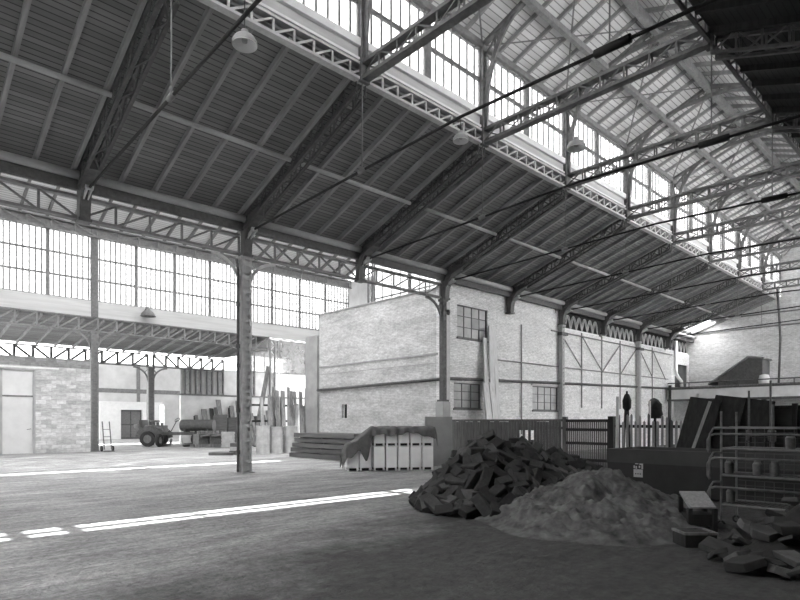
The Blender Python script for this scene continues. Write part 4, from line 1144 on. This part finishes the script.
for i, (x, y, z0_, z1_) in enumerate(((15.6, 4.35, 0, 2.35), (15.2, 3.75, 0, 2.0), (16.0, 4.0, 0, 2.6))):
    m = MB(); m.tube((x, y, z0_), (x, y, z1_), .025, 8); m.lathe([(.025, 1.15), (.06, 1.16), (.06, 1.4), (.025, 1.42)], (x, y, 0), 10)
    tag(m.build('upright_pipe', M['iron'], None, (x, y, 0), True), 'grey pipe standing upright behind the tubular trolley, %s' % ('the tallest but one', 'the shortest', 'the tallest')[i], 'pipe', 'pipes behind the trolley')

# tubular trolley with three wire shelves
def trolley():
    t = thing('shelf_trolley', 'tall tubular trolley with wire mesh shelves at the right edge', 'trolley', (9.75, 2.6, 0)); org = (9.75, 2.6, 0)
    x0, x1, y0, y1 = 9.5, 10.2, 1.6, 3.12
    for x in (x0, x1):
        MB().tube((x, y1 - .1, .06), (x, y1 - .1, 1.76), .017, 8).build('post', M['tube_pale'], t, org)
        MB().tube((x, y0, .06), (x, y0, 1.6), .017, 8).build('post', M['tube_pale'], t, org)
    for z, lift in ((.36, .26), (.80, .26), (1.2, .22)):
        m = MB()
        for x in (x0, x1): m.tube((x, y0, z), (x, y1 - .1, z), .018, 6)
        for y in (y0, y1 - .1): m.tube((x0, y, z), (x1, y, z), .018, 6)
        sh = m.build('shelf_frame', M['iron_mid'], t, org)
        m = MB()
        for i in range(22): y = y0 + (y1 - .1 - y0) * i / 21; m.bb((x0, y - .006, z - .006), (x1, y + .006, z + .006))
        for i in range(1, 8): x = x0 + (x1 - x0) * i / 8; m.bb((x - .006, y0, z - .006), (x + .006, y1 - .1, z + .006))
        m.build('wire_mesh', M['mesh_wire'], sh, org)
        # bent guard rail in front and handle loop at the left end
        m = MB()
        P = [(x0 - .03, y0, z + lift), (x0 - .03, y1 - .02, z + lift), (x0 - .03, y1 + .05, z + lift - .03), (x0 - .03, y1 + .08, z + lift - .09), (x0 - .03, y1 + .08, z - .02), (x0 - .03, y1 + .05, z - .07)]
        m.path(P, .017, 8); m.build('guard_rail', M['tube_pale'], t, org, True)
        m = MB()
        P = [(x0 - .03, y1 - .1, z + lift + .08), (x0 - .10, y1 - .02, z + lift + .08), (x0 - .12, y1 + .02, z + lift + .0), (x0 - .12, y1 + .02, z - .05)]
        m.path(P, .016, 8); m.build('end_loop', M['tube_pale'], t, org, True)
        m = MB()
        for i in range(12): y = y0 + (y1 - .1 - y0) * i / 11; m.bb((x1 - .005, y - .005, z), (x1 + .005, y + .005, z + .32))
        for q in range(1, 5): m.bb((x1 - .005, y0, z + .08 * q - .005), (x1 + .005, y1 - .1, z + .08 * q + .005))
        m.build('back_grille', M['mesh_wire'], t, org)
    m = MB(); m.bb((x0 - .02, y0, 1.5), (x0 + .02, y1, 1.53)); m.bb((x1 - .02, y0, 1.5), (x1 + .02, y1, 1.53)); m.build('top_bar', M['iron_mid'], t, org)
    for x in (x0, x1):
        for y in (y0, y1 - .1):
            a, b = MB(), MB(); wheel(a, b, (x, y, .06), (1, 0, 0), .06, .03); w_ = a.build('castor', M['rubber'], t, org); b.build('hub', M['iron_mid'], w_, org)
    return t
trolley()
for i, (y, z, lb) in enumerate(((3.0, .81, 'left one on the middle shelf'), (2.62, .81, 'middle one on the middle shelf'), (2.4, .81, 'right one on the middle shelf'), (2.98, .37, 'single one on the bottom shelf'), (2.2, 1.21, 'single one on the top shelf'))):
    m = MB(); m.lathe([(0, 0), (.06, 0), (.065, .16), (.045, .19), (.045, .21), (0, .21)], (9.8, y, z), 14)
    tag(m.build('tin_can', M['tube_pale'], None, (9.8, y, z), False), 'small pale tin on the tubular trolley, %s' % lb, 'tin', 'tins on the trolley')

# bench box with a pale top, and the dark box in front of it
b = thing('low_bench', 'low bench with a pale sloping top before the trolley', 'bench', (8.9, 3.15, 0)); org = (8.9, 3.15, 0)
R_ = math.radians(-43)
m = MB(); m.box((8.9, 3.15, .47), (.36, .42, .03), (.45, 0, R_ - .1)); m.build('top', M['fence_pale'], b, org)
for s in (-1, 1):
    for q in (-1, 1):
        p = Vector((.17 * s, .17 * q, .205)); p.rotate(Euler((0, 0, R_ - .1))); m = MB(); hl = .37 if q < 0 else .50; p.z = hl / 2; m.box(Vector((8.9, 3.15, 0)) + p, (.06, .06, hl), (0, 0, R_ - .1)); m.build('leg', M['wood_dark'], b, org)
m = MB(); m.box((8.9, 3.15, .2), (.34, .34, .16), (0, 0, R_ - .1)); m.build('drawer_box', M['wood_dark'], b, org)
b = thing('dark_box', 'dark shallow box with a paler rim on the floor beside the sand', 'box', (7.9, 2.83, 0)); org = (7.9, 2.83, 0)
m = MB(); m.box((7.9, 2.83, .095), (.4, .34, .17), (0, 0, R_)); m.build('body', M['wood_dark'], b, org)
m = MB()
for c_, s_ in (((0, -.17, .185), (.42, .03, .03)), ((0, .17, .185), (.42, .03, .03)), ((-.2, 0, .185), (.03, .34, .03)), ((.2, 0, .185), (.03, .34, .03))):
    p = Vector(c_); p.rotate(Euler((0, 0, R_))); m.box(Vector((7.9, 2.83, 0)) + p, s_, (0, 0, R_))
m.build('rim', M['wood_mid'], b, org)

# rubble at the right edge
def hrub(x, y):
    d = math.hypot((x - 8.15) / 1.25, (y - 1.62) / .8); return .82 * max(0, 1 - d) 
rb = grid_mound(lambda x, y: max(0, hrub(x, y) - .06), 6.6, 9.6, .8, 2.6, 40, 'r', None).build('rubble_dust', M['core'], None, (8, 1.7, 0), True)
tag(rb, 'dark dust and grit under the broken slabs at lower right', 'dust', kind='stuff')
def chunk(seed, s, mat):
    rnd = random.Random(seed); m = MB(); n = rnd.choice((4, 5, 4, 4))
    P = [(s[0] / 2 * math.cos(2 * PI * i / n + .4) * rnd.uniform(.7, 1.1), s[1] / 2 * math.sin(2 * PI * i / n + .4) * rnd.uniform(.7, 1.1)) for i in range(n)]
    m.prism(P, -s[2] / 2, s[2] / 2, 'XY'); m.v = [(x + rnd.uniform(-.01, .01), y + rnd.uniform(-.01, .01), z + rnd.uniform(-.012, .012)) for x, y, z in m.v]
    return m.build('broken_slab', mat, bevel=.006)
rs_ = []
tries = 0
while len(rs_) < 46 and tries < 20000:
    tries += 1
    x, y = random.uniform(6.7, 9.2), random.uniform(1.1, 2.5)
    if math.hypot((x - 8.1) / 1.4, (y - 1.7) / .85) > 1: continue
    if x > 9.2 and y > 1.6: continue
    h = hrub(x, y)
    if any((x - a) ** 2 + (y - b) ** 2 < .17 ** 2 for a, b in rs_): continue
    rs_.append((x, y))
    s = (random.uniform(.24, .5), random.uniform(.16, .34), random.uniform(.035, .10))
    o = chunk(len(rs_), s, M['rubble'][random.choice((0, 0, 1, 1, 2))])
    q = Euler((random.gauss(0, .35), random.gauss(0, .35), random.uniform(0, 6.28))).to_matrix(); o.rotation_euler = q.to_euler()
    zmin = min((q @ v.co).z for v in o.data.vertices); zz = h + .03
    if zz + zmin < 0: zz = -zmin + .001
    o.location = (x, y, zz)
    tag(o, 'broken slab or block in the rubble at the lower right corner', 'rubble piece', 'rubble pieces at lower right')
o = chunk(901, (.75, .5, .06), M['rubble'][1]); o.rotation_euler = (.18, -.12, .5); o.location = (7.35, 2.35, .12)
tag(o, 'largest flat broken slab lying at the left foot of the rubble', 'slab')

# ------------------------------------------------------------------ light, sky, camera
w = bpy.data.worlds.new('sky'); scene.world = w; w.use_nodes = True
nt = w.node_tree; bg = nt.nodes['Background']; bg.inputs[0].default_value = (1, 1, 1, 1); bg.inputs[1].default_value = 3.6
sd = bpy.data.lights.new('sun', 'SUN'); sd.energy = 34; sd.angle = math.radians(.6)
so = bpy.data.objects.new('sun', sd); col.objects.link(so)
so.rotation_euler = Vector((0, -.44, 1)).to_track_quat('Z', 'Y').to_euler(); so.location = (5, -5, 25)
cd = bpy.data.cameras.new('camera'); cam = bpy.data.objects.new('camera', cd); col.objects.link(cam)
cam.location = (0, 0, 1.6); cam.rotation_euler = (PI / 2, 0, -math.atan2(.686, .728))
cd.sensor_width = 36; cd.lens = 578 / 800 * 36; cd.shift_y = (422 - 300) / 800; cd.clip_end = 300
scene.camera = cam
vs = scene.view_settings
scene.display_settings.display_device = 'sRGB'
vs.view_transform = 'Standard'; vs.look = 'None'; vs.gamma = 1; vs.use_curve_mapping = False; vs.exposure = 0.93
scene.cycles.max_bounces = 10; scene.cycles.diffuse_bounces = 7; scene.cycles.transparent_max_bounces = 24
scene.cycles.use_denoising = True
scene.cycles.sample_clamp_indirect = 12
